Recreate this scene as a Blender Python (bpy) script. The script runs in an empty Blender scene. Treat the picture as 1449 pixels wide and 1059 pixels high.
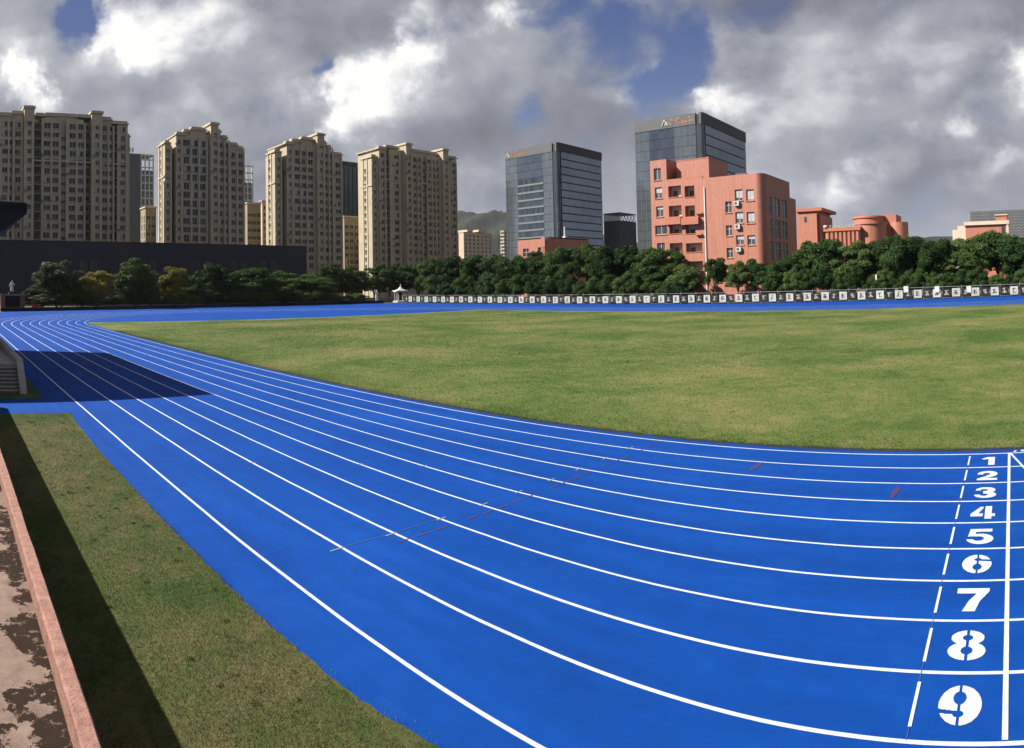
import bpy, math, random
import numpy as np
from mathutils import Vector, Matrix

# ------------------------------------------------------------------ camera
# The photograph is a swept panorama (cylindrical projection, 86 degrees wide).
W, H = 1449.0, 1059.0
F, V0 = 960.266, 366.898
YAW, PITCH, ROLL, CAMH = -0.7363, 0.0353, -0.0197, 4.9152
_f = Vector((math.sin(YAW), math.cos(YAW), 0)); _r = Vector((math.cos(YAW), -math.sin(YAW), 0)); _u = Vector((0, 0, 1))
FW = _f*math.cos(PITCH) + _u*math.sin(PITCH)
_u2 = _u*math.cos(PITCH) - _f*math.sin(PITCH)
RT = _r*math.cos(ROLL) + _u2*math.sin(ROLL)
UP = _u2*math.cos(ROLL) - _r*math.sin(ROLL)
scene = bpy.context.scene
col = scene.collection
cd = bpy.data.cameras.new('camera')
cd.type = 'PANO'
cd.panorama_type = 'CENTRAL_CYLINDRICAL'
cd.central_cylindrical_radius = 1.0
cd.central_cylindrical_range_u_min = -W/2/F
cd.central_cylindrical_range_u_max = W/2/F
cd.central_cylindrical_range_v_min = (V0-H)/F
cd.central_cylindrical_range_v_max = V0/F
cd.clip_start = 0.05
cd.clip_end = 20000
cam = bpy.data.objects.new('camera', cd)
col.objects.link(cam)
cam.matrix_world = Matrix(((RT.x, UP.x, -FW.x, 0), (RT.y, UP.y, -FW.y, 0), (RT.z, UP.z, -FW.z, CAMH), (0, 0, 0, 1)))
scene.camera = cam

# pixel of the photograph -> direction and points on known planes
def RAY(px, py):
    th = (px - W/2)/F; v = (V0 - py)/F
    return RT*math.sin(th) + FW*math.cos(th) + UP*v
def onX(px, py, X):
    d = RAY(px, py); t = X/d.x; return d.y*t, CAMH + d.z*t
def onY(px, py, Y):
    d = RAY(px, py); t = Y/d.y; return d.x*t, CAMH + d.z*t
def gnd(px, py, z=0.0):
    d = RAY(px, py); t = (z - CAMH)/d.z; return d.x*t, d.y*t

# ------------------------------------------------------------------ node helpers
class NT:
    def __init__(s, tree): s.t = tree; s.n = tree.nodes; s.l = tree.links
    def node(s, typ, **kw):
        nd = s.n.new(typ)
        for k, v in kw.items(): setattr(nd, k, v)
        return nd
    def link(s, a, b): s.l.new(a, b)
    def put(s, sock, v):
        if isinstance(v, bpy.types.NodeSocket): s.l.new(v, sock)
        elif v is not None: sock.default_value = v
    def m(s, op, a, b=None, c=None, clamp=False):
        nd = s.node('ShaderNodeMath', operation=op); nd.use_clamp = clamp
        s.put(nd.inputs[0], a)
        if b is not None: s.put(nd.inputs[1], b)
        if c is not None: s.put(nd.inputs[2], c)
        return nd.outputs[0]
    def vm(s, op, a, b=None):
        nd = s.node('ShaderNodeVectorMath', operation=op)
        s.put(nd.inputs[0], a)
        if b is not None: s.put(nd.inputs[3 if op == 'SCALE' else 1], b)
        return nd.outputs[0]
    def noise(s, vec, scale, detail=4, rough=.5, dist=0, col_out=False):
        nd = s.node('ShaderNodeTexNoise')
        if vec is not None: s.link(vec, nd.inputs['Vector'])
        nd.inputs['Scale'].default_value = scale; nd.inputs['Detail'].default_value = detail
        nd.inputs['Roughness'].default_value = rough; nd.inputs['Distortion'].default_value = dist
        return nd.outputs['Color' if col_out else 0]
    def ramp(s, fac, stops):
        nd = s.node('ShaderNodeValToRGB'); cr = nd.color_ramp
        while len(cr.elements) < len(stops): cr.elements.new(.5)
        for e, (p, c) in zip(cr.elements, stops):
            e.position = p; e.color = (c[0], c[1], c[2], 1) if not isinstance(c, (int, float)) else (c, c, c, 1)
        s.put(nd.inputs[0], fac); return nd.outputs[0]
    def mix(s, fac, a, b, blend='MIX'):
        nd = s.node('ShaderNodeMix', data_type='RGBA', blend_type=blend)
        s.put(nd.inputs[0], fac)
        for i, v in ((6, a), (7, b)):
            if isinstance(v, tuple): v = (v[0], v[1], v[2], 1)
            s.put(nd.inputs[i], v)
        return nd.outputs[2]
    def smooth(s, x, lo, hi):
        nd = s.node('ShaderNodeMapRange', interpolation_type='SMOOTHSTEP')
        s.put(nd.inputs[0], x); nd.inputs[1].default_value = lo; nd.inputs[2].default_value = hi
        return nd.outputs[0]

# ------------------------------------------------------------------ world: sky and clouds
SUNV = Vector((-0.90, -0.79, 1.0)).normalized()          # towards the sun
SUN_EL = math.asin(SUNV.z); SUN_AZ = math.atan2(SUNV.x, SUNV.y)
SKY_STRENGTH = 0.10
EXPOSURE = 1.25; EXPK = 2**EXPOSURE
world = bpy.data.worlds.new('World'); scene.world = world; world.use_nodes = True
g = NT(world.node_tree); g.n.clear()
sky = g.node('ShaderNodeTexSky', sky_type='NISHITA'); sky.sun_disc = False
sky.sun_elevation = SUN_EL; sky.sun_rotation = SUN_AZ % (2*math.pi)
sky.air_density = 1.0; sky.dust_density = 0.6; sky.ozone_density = 2.0
tc = g.node('ShaderNodeTexCoord')
dirv = g.vm('NORMALIZE', tc.outputs['Generated'])
sep = g.node('ShaderNodeSeparateXYZ'); g.link(dirv, sep.inputs[0])
dx, dy, dz = sep.outputs
az = g.m('ARCTAN2', dx, dy)
hyp = g.m('SQRT', g.m('ADD', g.m('MULTIPLY', dx, dx), g.m('MULTIPLY', dy, dy)))
el = g.m('DIVIDE', dz, g.m('MAXIMUM', hyp, .05))
# warp so that the cloud masses get curled, uneven outlines
def offs(noise_col, ka, ke):
    q = g.node('ShaderNodeSeparateColor'); g.link(noise_col, q.inputs[0])
    return g.m('MULTIPLY', g.m('SUBTRACT', q.outputs[0], .5), ka), g.m('MULTIPLY', g.m('SUBTRACT', q.outputs[1], .5), ke)
wa, we = offs(g.noise(dirv, 3.5, 3, .5, col_out=True), .22, .16)          # broad drift
wb, wf = offs(g.noise(dirv, 17.0, 8, .62, col_out=True), .105, .095)      # cauliflower edge
azw = g.m('ADD', g.m('ADD', az, wa), wb); elw = g.m('ADD', g.m('ADD', el, we), wf)
def pix_ae(px, py):
    d = RAY(px, py); return math.atan2(d.x, d.y), d.z/math.hypot(d.x, d.y)
def blob(px, py, wl, wr, wu, wd, amp, rot=0.0, p=1.0):
    """mass of cloud: reach to the left, right, up and down in photo pixels, tilted by rot"""
    a0, e0 = pix_ae(px, py)
    u = g.m('SUBTRACT', azw, a0); v = g.m('SUBTRACT', elw, e0)
    if rot:
        c, s = math.cos(rot), math.sin(rot)
        u, v = (g.m('ADD', g.m('MULTIPLY', u, c), g.m('MULTIPLY', v, s)),
                g.m('SUBTRACT', g.m('MULTIPLY', v, c), g.m('MULTIPLY', u, s)))
    def two(x, lo, hi):
        if lo == hi: return g.m('DIVIDE', x, lo/F)
        return g.m('SUBTRACT', g.m('MAXIMUM', g.m('DIVIDE', x, hi/F), 0.0), g.m('MINIMUM', g.m('DIVIDE', x, lo/F), 0.0))
    u = two(u, wl, wr); v = two(v, wd, wu)
    r2 = g.m('ADD', g.m('MULTIPLY', u, u), g.m('MULTIPLY', v, v))
    return g.m('MULTIPLY', g.m('POWER', 2.718, g.m('MULTIPLY', r2, -1.0)), amp)
def total(lst):
    o = lst[0]
    for x in lst[1:]: o = g.m('ADD', o, x)
    return o
def fbm(loc, scale, detail, rough, dist=.2):
    m_ = g.node('ShaderNodeMapping'); g.link(dirv, m_.inputs[0]); m_.inputs['Scale'].default_value = (1, 1, 1.45); m_.inputs['Location'].default_value = loc
    return g.noise(m_.outputs[0], scale, detail, rough, dist)
L0 = (3.1, 1.7, .4); L1 = (3.1-.022, 1.7-.018, .4+.022)
big, big2 = fbm(L0, 3.0, 3, .5), fbm((3.1-.05, 1.7-.05, .45), 3.0, 3, .5)
mid, mid2 = fbm(L0, 8.5, 10, .56), fbm(L1, 8.5, 10, .56)
# where the blue shows
holes = total([blob(96, 14, 44, 46, 70, 46, -.62), blob(885, 20, 85, 110, 60, 80, -.50), blob(968, 110, 50, 34, 60, 64, -.42),
               blob(772, 150, 24, 24, 34, 40, -.27), blob(464, 106, 22, 16, 20, 20, -.40), blob(1238, 175, 36, 34, 36, 40, -.22), blob(1150, 16, 70, 70, 20, 20, -.16)])
cov = g.m('ADD', g.m('ADD', g.m('ADD', g.m('MULTIPLY', big, .4), .47), holes), g.m('MULTIPLY', g.m('SUBTRACT', mid, .5), 1.0))
cover = g.smooth(cov, .20, .60)
# which cloud flanks the sun catches
light = total([blob(122, 34, 14, 74, 60, 34, .56), blob(170, 74, 18, 50, 30, 26, .45), blob(36, 92, 14, 20, 26, 60, .50), blob(8, 100, 30, 30, 60, 50, .14),
               blob(556, 84, 16, 46, 46, 46, .52, -.3), blob(488, 138, 22, 70, 44, 44, .50), blob(598, 30, 20, 60, 34, 34, .26), blob(478, 175, 14, 50, 40, 30, .30), blob(205, 45, 60, 60, 40, 50, .18), blob(715, 12, 40, 50, 24, 20, .50),
               blob(925, 118, 50, 34, 22, 34, .34), blob(1000, 72, 26, 120, 46, 40, .15), blob(1060, 150, 50, 90, 40, 36, .12), blob(1442, 118, 30, 40, 36, 46, .45),
               blob(1340, 190, 46, 40, 24, 26, .30), blob(1205, 250, 34, 60, 30, 36, .30), blob(1400, 240, 60, 60, 18, 18, .2), blob(290, 24, 90, 90, 60, 50, .24), blob(1005, 150, 14, 40, 20, 24, .34),
               blob(700, 230, 70, 80, 40, 40, .10), blob(640, 250, 20, 60, 40, 30, .12), blob(330, 150, 150, 150, 80, 60, .10), blob(690, 110, 90, 90, 70, 60, .02), blob(1260, 110, 150, 150, 60, 60, .08), blob(1170, -4, 300, 300, 26, 26, -.16), blob(420, 30, 60, 60, 60, 50, -.08)])
relief = g.m('ADD', g.m('MULTIPLY', g.m('SUBTRACT', big, big2), .9), g.m('MULTIPLY', g.m('SUBTRACT', big, .5), .30))
lit = g.m('MAXIMUM', light, 0.0)
puff = g.m('MULTIPLY', g.m('SUBTRACT', mid, mid2), g.m('ADD', .38, g.m('MULTIPLY', lit, 2.4)))
lum = g.m('ADD', g.m('ADD', g.m('ADD', relief, light), puff), .315)
ccol = g.ramp(lum, [(0.0, (.165, .172, .205)), (.25, (.255, .268, .320)), (.43, (.40, .413, .465)), (.61, (.71, .715, .75)), (.78, (1.02, 1.01, .99))])
ccol = g.mix(g.smooth(el, -.02, .15), (.46, .485, .56), ccol)
csc = g.vm('SCALE', ccol, 1.0/SKY_STRENGTH/EXPK)
bl = g.mix(g.smooth(el, .05, .42), (.22, .30, .50), (.075, .120, .29))
skyb = g.mix(.96, sky.outputs[0], g.vm('SCALE', bl, 1.0/SKY_STRENGTH/EXPK))       # deep blue between the clouds
final = g.mix(cover, skyb, csc)
bg = g.node('ShaderNodeBackground'); g.link(final, bg.inputs[0]); bg.inputs[1].default_value = SKY_STRENGTH
wo = g.node('ShaderNodeOutputWorld'); g.link(bg.outputs[0], wo.inputs[0])
world.cycles.sampling_method = 'MANUAL'; world.cycles.sample_map_resolution = 512

# ------------------------------------------------------------------ sun, exposure
sd = bpy.data.lights.new('sun', 'SUN'); sd.energy = 5.0; sd.angle = math.radians(.53); sd.color = (1.0, .93, .82)
sun = bpy.data.objects.new('sun', sd); col.objects.link(sun)
sun.rotation_euler = SUNV.to_track_quat('Z', 'Y').to_euler(); sun.location = (-60, -40, 60)
vs = scene.view_settings
vs.view_transform = 'Standard'; vs.look = 'None'; vs.gamma = 1.0; vs.use_curve_mapping = False
vs.exposure = EXPOSURE
scene.cycles.max_bounces = 6; scene.cycles.diffuse_bounces = 3; scene.cycles.glossy_bounces = 3
scene.cycles.transparent_max_bounces = 6; scene.cycles.use_adaptive_sampling = True
scene.cycles.caustics_reflective = False; scene.cycles.caustics_refractive = False

# ------------------------------------------------------------------ materials
MATS = {}
UNSCALED = ('beige stone cladding', 'pale beige trim', 'wooded hill', 'navy cladding', 'navy joint', 'window frame', 'pink stone', 'cream paint', 'corridor paint', 'brown stone cladding')
def mat(name, c, rough=.8, var=.15, scale=1.0, bump=0.0, bscale=None, c2=None, spec=.3, metal=0.0, detail=5, coord='pos'):
    if name in MATS: return MATS[name]
    m = bpy.data.materials.new(name); m.use_nodes = True; MATS[name] = m
    t = NT(m.node_tree); b = t.n['Principled BSDF']
    b.inputs['Roughness'].default_value = rough; b.inputs['Metallic'].default_value = metal
    b.inputs['Specular IOR Level'].default_value = spec
    if coord == 'pos': v = t.node('ShaderNodeNewGeometry').outputs['Position']
    else: v = t.node('ShaderNodeTexCoord').outputs['Object']
    n = t.noise(v, scale, detail, .6)
    if name not in UNSCALED: c = tuple(x*.62 for x in c); c2 = tuple(x*.62 for x in c2) if c2 else None
    if c2 is None: c2 = tuple(min(1, x*(1+var)) for x in c); c1 = tuple(x*(1-var) for x in c)
    else: c1 = c
    t.link(t.ramp(n, [(.28, c1), (.72, c2)]), b.inputs['Base Color'])
    if bump:
        bn = t.node('ShaderNodeBump'); bn.inputs['Strength'].default_value = bump; bn.inputs['Distance'].default_value = .02
        t.link(t.noise(v, bscale or scale*8, 4, .6), bn.inputs['Height']); t.link(bn.outputs[0], b.inputs['Normal'])
    return m

def grass_mat(name, c_dark, c_mid, c_dry, drybias=0.0, bump=.5):
    m = bpy.data.materials.new(name); m.use_nodes = True; MATS[name] = m
    t = NT(m.node_tree); b = t.n['Principled BSDF']; b.inputs['Roughness'].default_value = .85
    b.inputs['Specular IOR Level'].default_value = .15
    v = t.node('ShaderNodeNewGeometry').outputs['Position']
    big = t.noise(v, .11, 5, .6, .3); midn = t.noise(v, 1.1, 8, .72, .15); fin = t.noise(v, 9, 5, .7); tiny = t.noise(v, 45, 3, .7)
    k = t.m('ADD', t.m('MULTIPLY', big, .62), t.m('MULTIPLY', midn, .38))
    base = t.ramp(t.m('ADD', k, drybias), [(.41, c_dark), (.50, c_mid), (.60, c_dry)])
    d = t.m('ADD', t.m('MULTIPLY', fin, .6), t.m('MULTIPLY', tiny, .4))
    sh = t.ramp(d, [(.32, .5), (.66, 1.35)])
    t.link(t.mix(1.0, base, sh, 'MULTIPLY'), b.inputs['Base Color'])
    bn = t.node('ShaderNodeBump'); bn.inputs['Strength'].default_value = bump; bn.inputs['Distance'].default_value = .05
    t.link(t.noise(v, 16, 6, .75), bn.inputs['Height']); t.link(bn.outputs[0], b.inputs['Normal'])
    return m

def track_mat():
    m = bpy.data.materials.new('blue rubber'); m.use_nodes = True; MATS['track'] = m
    t = NT(m.node_tree); b = t.n['Principled BSDF']; b.inputs['Roughness'].default_value = .8
    b.inputs['Specular IOR Level'].default_value = .08
    v = t.node('ShaderNodeNewGeometry').outputs['Position']
    n1 = t.noise(v, .22, 5, .6, .4); n2 = t.noise(v, 2.2, 5, .65); n3 = t.noise(v, 110, 2, .6)
    k = t.m('ADD', t.m('MULTIPLY', n1, .55), t.m('MULTIPLY', n2, .45))
    c = t.ramp(k, [(.32, (.0012, .0340, .195)), (.52, (.0018, .0410, .232)), (.70, (.0040, .051, .262))])
    c = t.mix(1.0, c, t.ramp(n3, [(.3, .62), (.7, 1.34)]), 'MULTIPLY')
    # faint scuffs and dust
    sc = t.smooth(t.noise(v, .9, 8, .72, 1.5), .56, .80)
    c = t.mix(t.m('MULTIPLY', sc, .40), c, (.02, .06, .185))
    ms = t.node('ShaderNodeMapping'); t.link(v, ms.inputs[0]); ms.inputs['Scale'].default_value = (.12, 1.6, 1)
    c = t.mix(1.0, c, t.ramp(t.noise(ms.outputs[0], 1.0, 6, .62), [(.3, .86), (.7, 1.12)]), 'MULTIPLY')
    t.link(c, b.inputs['Base Color'])
    bn = t.node('ShaderNodeBump'); bn.inputs['Strength'].default_value = .45; bn.inputs['Distance'].default_value = .006
    t.link(t.noise(v, 160, 2, .7), bn.inputs['Height']); t.link(bn.outputs[0], b.inputs['Normal'])
    return m

def paint_mat(name, c, wear=.35):
    m = bpy.data.materials.new(name); m.use_nodes = True; MATS[name] = m
    t = NT(m.node_tree); b = t.n['Principled BSDF']; b.inputs['Roughness'].default_value = .7
    v = t.node('ShaderNodeNewGeometry').outputs['Position']
    n = t.noise(v, 7, 6, .7)
    n2 = t.noise(v, 120, 3, .7); n = t.m('ADD', t.m('MULTIPLY', n, .6), t.m('MULTIPLY', n2, .4))
    t.link(t.ramp(n, [(.30, tuple(x*(1-wear) for x in c)), (.58, c)]), b.inputs['Base Color'])
    return m

def floor_mat():
    m = bpy.data.materials.new('stained terrace'); m.use_nodes = True
    t = NT(m.node_tree); b = t.n['Principled BSDF']; b.inputs['Roughness'].default_value = .95; b.inputs['Specular IOR Level'].default_value = .05
    v = t.node('ShaderNodeNewGeometry').outputs['Position']
    base = t.ramp(t.noise(v, 4, 7, .7), [(.3, (.105, .075, .063)), (.5, (.165, .120, .102)), (.7, (.215, .165, .14))])
    spk = t.smooth(t.noise(v, 60, 4, .8), .62, .72)
    base = t.mix(t.m('MULTIPLY', spk, .6), base, (.26, .23, .205))
    yy_ = t.node('ShaderNodeSeparateXYZ'); t.link(v, yy_.inputs[0])
    damp = t.m('MULTIPLY', t.m('SUBTRACT', yy_.outputs[1], .62), .22)            # damp gutter along the parapet
    s = t.smooth(t.m('ADD', t.noise(v, 1.5, 12, .68, .0), damp), .535, .55)
    hole = t.smooth(t.noise(v, 9, 7, .7, .6), .56, .62)
    s = t.m('MULTIPLY', s, t.m('SUBTRACT', 1.0, t.m('MULTIPLY', hole, .7)))
    t.link(t.mix(s, base, (.024, .016, .012)), b.inputs['Base Color'])
    bn = t.node('ShaderNodeBump'); bn.inputs['Strength'].default_value = .5; bn.inputs['Distance'].default_value = .01
    t.link(t.noise(v, 40, 6, .75), bn.inputs['Height']); t.link(bn.outputs[0], b.inputs['Normal'])
    return m

def tile_mat(name, c, seam=.9):
    """salmon ceramic tile: narrow vertical courses and weather streaks"""
    m = bpy.data.materials.new(name); m.use_nodes = True; MATS[name] = m
    t = NT(m.node_tree); b = t.n['Principled BSDF']; b.inputs['Roughness'].default_value = .6
    v = t.node('ShaderNodeNewGeometry').outputs['Position']
    sp = t.node('ShaderNodeSeparateXYZ'); t.link(v, sp.inputs[0])
    u = t.m('ADD', sp.outputs[0], sp.outputs[1])
    fr = t.m('FRACT', t.m('DIVIDE', u, seam))
    line = t.m('LESS_THAN', fr, .13)
    st = t.node('ShaderNodeMapping'); t.link(v, st.inputs[0]); st.inputs['Scale'].default_value = (1.2, 1.2, .1)
    strk = t.noise(st.outputs[0], 1.0, 6, .65)
    mot = t.noise(v, 1.6, 5, .6)
    k = t.m('ADD', t.m('MULTIPLY', strk, .55), t.m('MULTIPLY', mot, .45))
    cc = t.ramp(k, [(.32, tuple(x*.74 for x in c)), (.52, c), (.7, tuple(min(1, x*1.12) for x in c))])
    t.link(t.mix(t.m('MULTIPLY', line, .28), cc, tuple(x*.45 for x in c)), b.inputs['Base Color'])
    return m

def glass_mat(name, c, rough=.08, spec=.8, metal=.0, var=.3):
    m = bpy.data.materials.new(name); m.use_nodes = True; MATS[name] = m
    t = NT(m.node_tree); b = t.n['Principled BSDF']; b.inputs['Roughness'].default_value = rough
    b.inputs['Specular IOR Level'].default_value = spec; b.inputs['Metallic'].default_value = metal
    v = t.node('ShaderNodeNewGeometry').outputs['Position']
    wn = t.node('ShaderNodeTexWhiteNoise', noise_dimensions='3D')
    q = t.node('ShaderNodeVectorMath', operation='SNAP'); t.link(v, q.inputs[0]); q.inputs[1].default_value = (1.6, 1.6, 4.0)
    t.link(q.outputs[0], wn.inputs[0])
    t.link(t.ramp(wn.outputs[0], [(0, tuple(x*(1-var) for x in c)), (1, tuple(x*(1+var) for x in c))]), b.inputs['Base Color'])
    bn = t.node('ShaderNodeBump'); bn.inputs['Strength'].default_value = .03; bn.inputs['Distance'].default_value = .5
    t.link(t.noise(v, .12, 2, .5), bn.inputs['Height']); t.link(bn.outputs[0], b.inputs['Normal'])
    return m

def leaf_mat(name, stops, trans=.25):
    m = bpy.data.materials.new(name); m.use_nodes = True; MATS[name] = m
    t = NT(m.node_tree); b = t.n['Principled BSDF']; b.inputs['Roughness'].default_value = .55
    b.inputs['Specular IOR Level'].default_value = .08
    v = t.node('ShaderNodeNewGeometry').outputs['Position']
    rnd = t.node('ShaderNodeObjectInfo').outputs['Random']
    n = t.m('ADD', t.m('MULTIPLY', t.noise(v, .55, 5, .65), .6), t.m('MULTIPLY', t.noise(v, 4, 2, .6), .4))
    k = t.m('ADD', n, t.m('MULTIPLY', t.m('SUBTRACT', rnd, .5), .26))
    c = t.ramp(k, stops)
    t.link(c, b.inputs['Base Color'])
    tr = t.node('ShaderNodeBsdfTranslucent'); t.link(c, tr.inputs[0])
    mx = t.node('ShaderNodeMixShader'); mx.inputs[0].default_value = trans
    t.link(b.outputs[0], mx.inputs[1]); t.link(tr.outputs[0], mx.inputs[2])
    t.link(mx.outputs[0], t.n['Material Output'].inputs[0])
    return m

M = {}
M['track'] = track_mat()
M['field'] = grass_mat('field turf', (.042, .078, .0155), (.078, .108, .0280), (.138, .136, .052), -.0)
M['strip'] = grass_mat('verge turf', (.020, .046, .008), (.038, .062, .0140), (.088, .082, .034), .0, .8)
M['blade'] = grass_mat('turf blades', (.044, .074, .0155), (.078, .100, .026), (.130, .122, .050), 0, 0)
M['line'] = paint_mat('white line paint', (.44, .49, .56), .38)
M['red_paint'] = paint_mat('faded red paint', (.050, .019, .10), .6)
M['pale_paint'] = paint_mat('thin pale paint', (.022, .070, .235), .4)
M['tick'] = paint_mat('cream tick paint', (.20, .225, .225), .4)
M['ground'] = mat('ground earth', (.07, .075, .05), .95, c2=(.13, .125, .1), scale=.08)
M['floor'] = floor_mat()
M['cap'] = mat('pink render', (.25, .125, .10), .9, c2=(.47, .255, .21), scale=9, bump=.7, bscale=45, detail=8)
M['capwall'] = mat('rough render', (.30, .16, .13), .9, c2=(.45, .25, .2), scale=3, bump=.6, bscale=25)
M['apt'] = mat('beige stone cladding', (.32, .275, .20), .85, c2=(.42, .365, .27), scale=.25, detail=8)
M['aptdark'] = mat('brown stone cladding', (.19, .155, .115), .85, c2=(.26, .215, .165), scale=.3, detail=8)
M['apt2'] = mat('pale beige trim', (.36, .315, .24), .85, c2=(.46, .405, .31), scale=.3)
M['aptwin'] = glass_mat('apartment glass', (.016, .019, .02), .3, .3, 0, .6)
M['aptgreen'] = glass_mat('loggia glass', (.022, .036, .034), .3, .35, 0, .5)
M['aptframe'] = mat('window frame', (.34, .32, .27), .7, .2, 1.0)
M['navy'] = mat('navy cladding', (.020, .022, .042), .55, .12, .15)
M['navy2'] = mat('navy joint', (.011, .012, .024), .6, .1, .3)
M['tile'] = tile_mat('salmon tile', (.335, .128, .086))
M['tile_trim'] = mat('salmon paint', (.55, .20, .13), .7, .1, .6)
M['beige'] = mat('corridor paint', (.50, .46, .36), .8, .1, .5)
M['white'] = mat('white paint', (.72, .72, .70), .6, .08, 1.5)
M['frame_white'] = mat('white window frame', (.62, .63, .63), .5, .08, 2)
M['pane'] = glass_mat('window glass', (.05, .06, .07), .06, .6, 0, .4)
M['curtain'] = mat('drawn curtains', (.55, .56, .58), .8, .15, .8)
M['tower_glass'] = glass_mat('tower glass', (.17, .205, .26), .05, .8, .85, .14)
M['tower_side'] = glass_mat('tower side glass', (.16, .185, .235), .08, .8, .8, .08)
M['tower_light'] = glass_mat('tower pale glass', (.215, .25, .29), .09, .8, .75, .10)
M['tower_dark'] = glass_mat('tower dark glass', (.07, .09, .12), .05, .8, .6, .35)  # lower centre front uses this tint as a painted reflection; corners share it
M['tower_line'] = mat('tower joint', (.022, .027, .035), .5, .1, .5)
M['tower_spandrel'] = mat('tower spandrel', (.22, .25, .26), .45, .1, .4)
M['orange'] = mat('orange sign letters', (.52, .25, .16), .5, .1, 1)
M['signwhite'] = mat('pale sign logo', (.62, .70, .62), .5, .1, 1)
M['grey'] = mat('grey concrete', (.26, .27, .29), .8, .15, .4)
M['greydark'] = mat('dark grey cladding', (.12, .13, .15), .6, .15, .4)
M['slab'] = mat('far slab', (.10, .12, .15), .5, .1, .2)
M['teal'] = glass_mat('teal glass', (.05, .09, .10), .2, .7, .1, .3)
M['cream'] = mat('cream paint', (.47, .40, .335), .8, .1, .3)
M['pinkish'] = mat('pink stone', (.46, .35, .27), .8, .12, .3)
M['hill'] = mat('wooded hill', (.008, .013, .012), .95, c2=(.018, .025, .021), scale=.02, detail=12)
M['steel'] = mat('galvanised steel', (.38, .39, .40), .45, .12, 4, metal=.4)
M['black'] = mat('black board', (.022, .024, .026), .6, .2, 2)
M['board'] = mat('white board', (.58, .59, .57), .7, .16, .35)
M['ink'] = mat('black ink', (.03, .03, .03), .7, .1, 2)
M['kerbdark'] = mat('dark kerb wall', (.022, .024, .034), .9, .3, 1)
M['concrete'] = mat('stair concrete', (.30, .285, .27), .9, c2=(.42, .40, .38), scale=2, bump=.4, bscale=20)
M['stair'] = mat('stair treads', (.16, .15, .135), .9, c2=(.23, .22, .20), scale=2, bump=.4, bscale=20)
M['canopy'] = mat('dark canopy metal', (.024, .027, .036), .85, .15, .5)
M['brick'] = mat('brick piers', (.17, .085, .065), .9, c2=(.26, .14, .11), scale=3)
M['marble'] = mat('white stone', (.68, .68, .66), .6, .08, 2)
M['bark'] = mat('bark', (.07, .055, .042), .95, c2=(.12, .10, .08), scale=4, bump=.6, coord='obj')
M['leafA'] = leaf_mat('evergreen leaves', [(.34, (.0139, .0326, .0109)), (.50, (.0326, .0667, .0186)), (.68, (.0728, .1209, .0326))])
M['leafB'] = leaf_mat('mid green leaves', [(.34, (.0217, .0465, .0155)), (.50, (.0450, .0837, .0248)), (.68, (.0961, .1395, .0434))])
M['leafY'] = leaf_mat('yellow green leaves', [(.34, (.0743, .0783, .0149)), (.50, (.1620, .1512, .0284)), (.68, (.2700, .2362, .0567))])
M['leafG'] = leaf_mat('grey green leaves', [(.34, (.0312, .0442, .0260)), (.50, (.0546, .0728, .0416)), (.68, (.1144, .1326, .0806))])
M['redobj'] = mat('red plastic', (.45, .03, .05), .5, .1, 2)
M['flower'] = mat('planter soil', (.05, .04, .03), .9, .2, 3)

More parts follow.
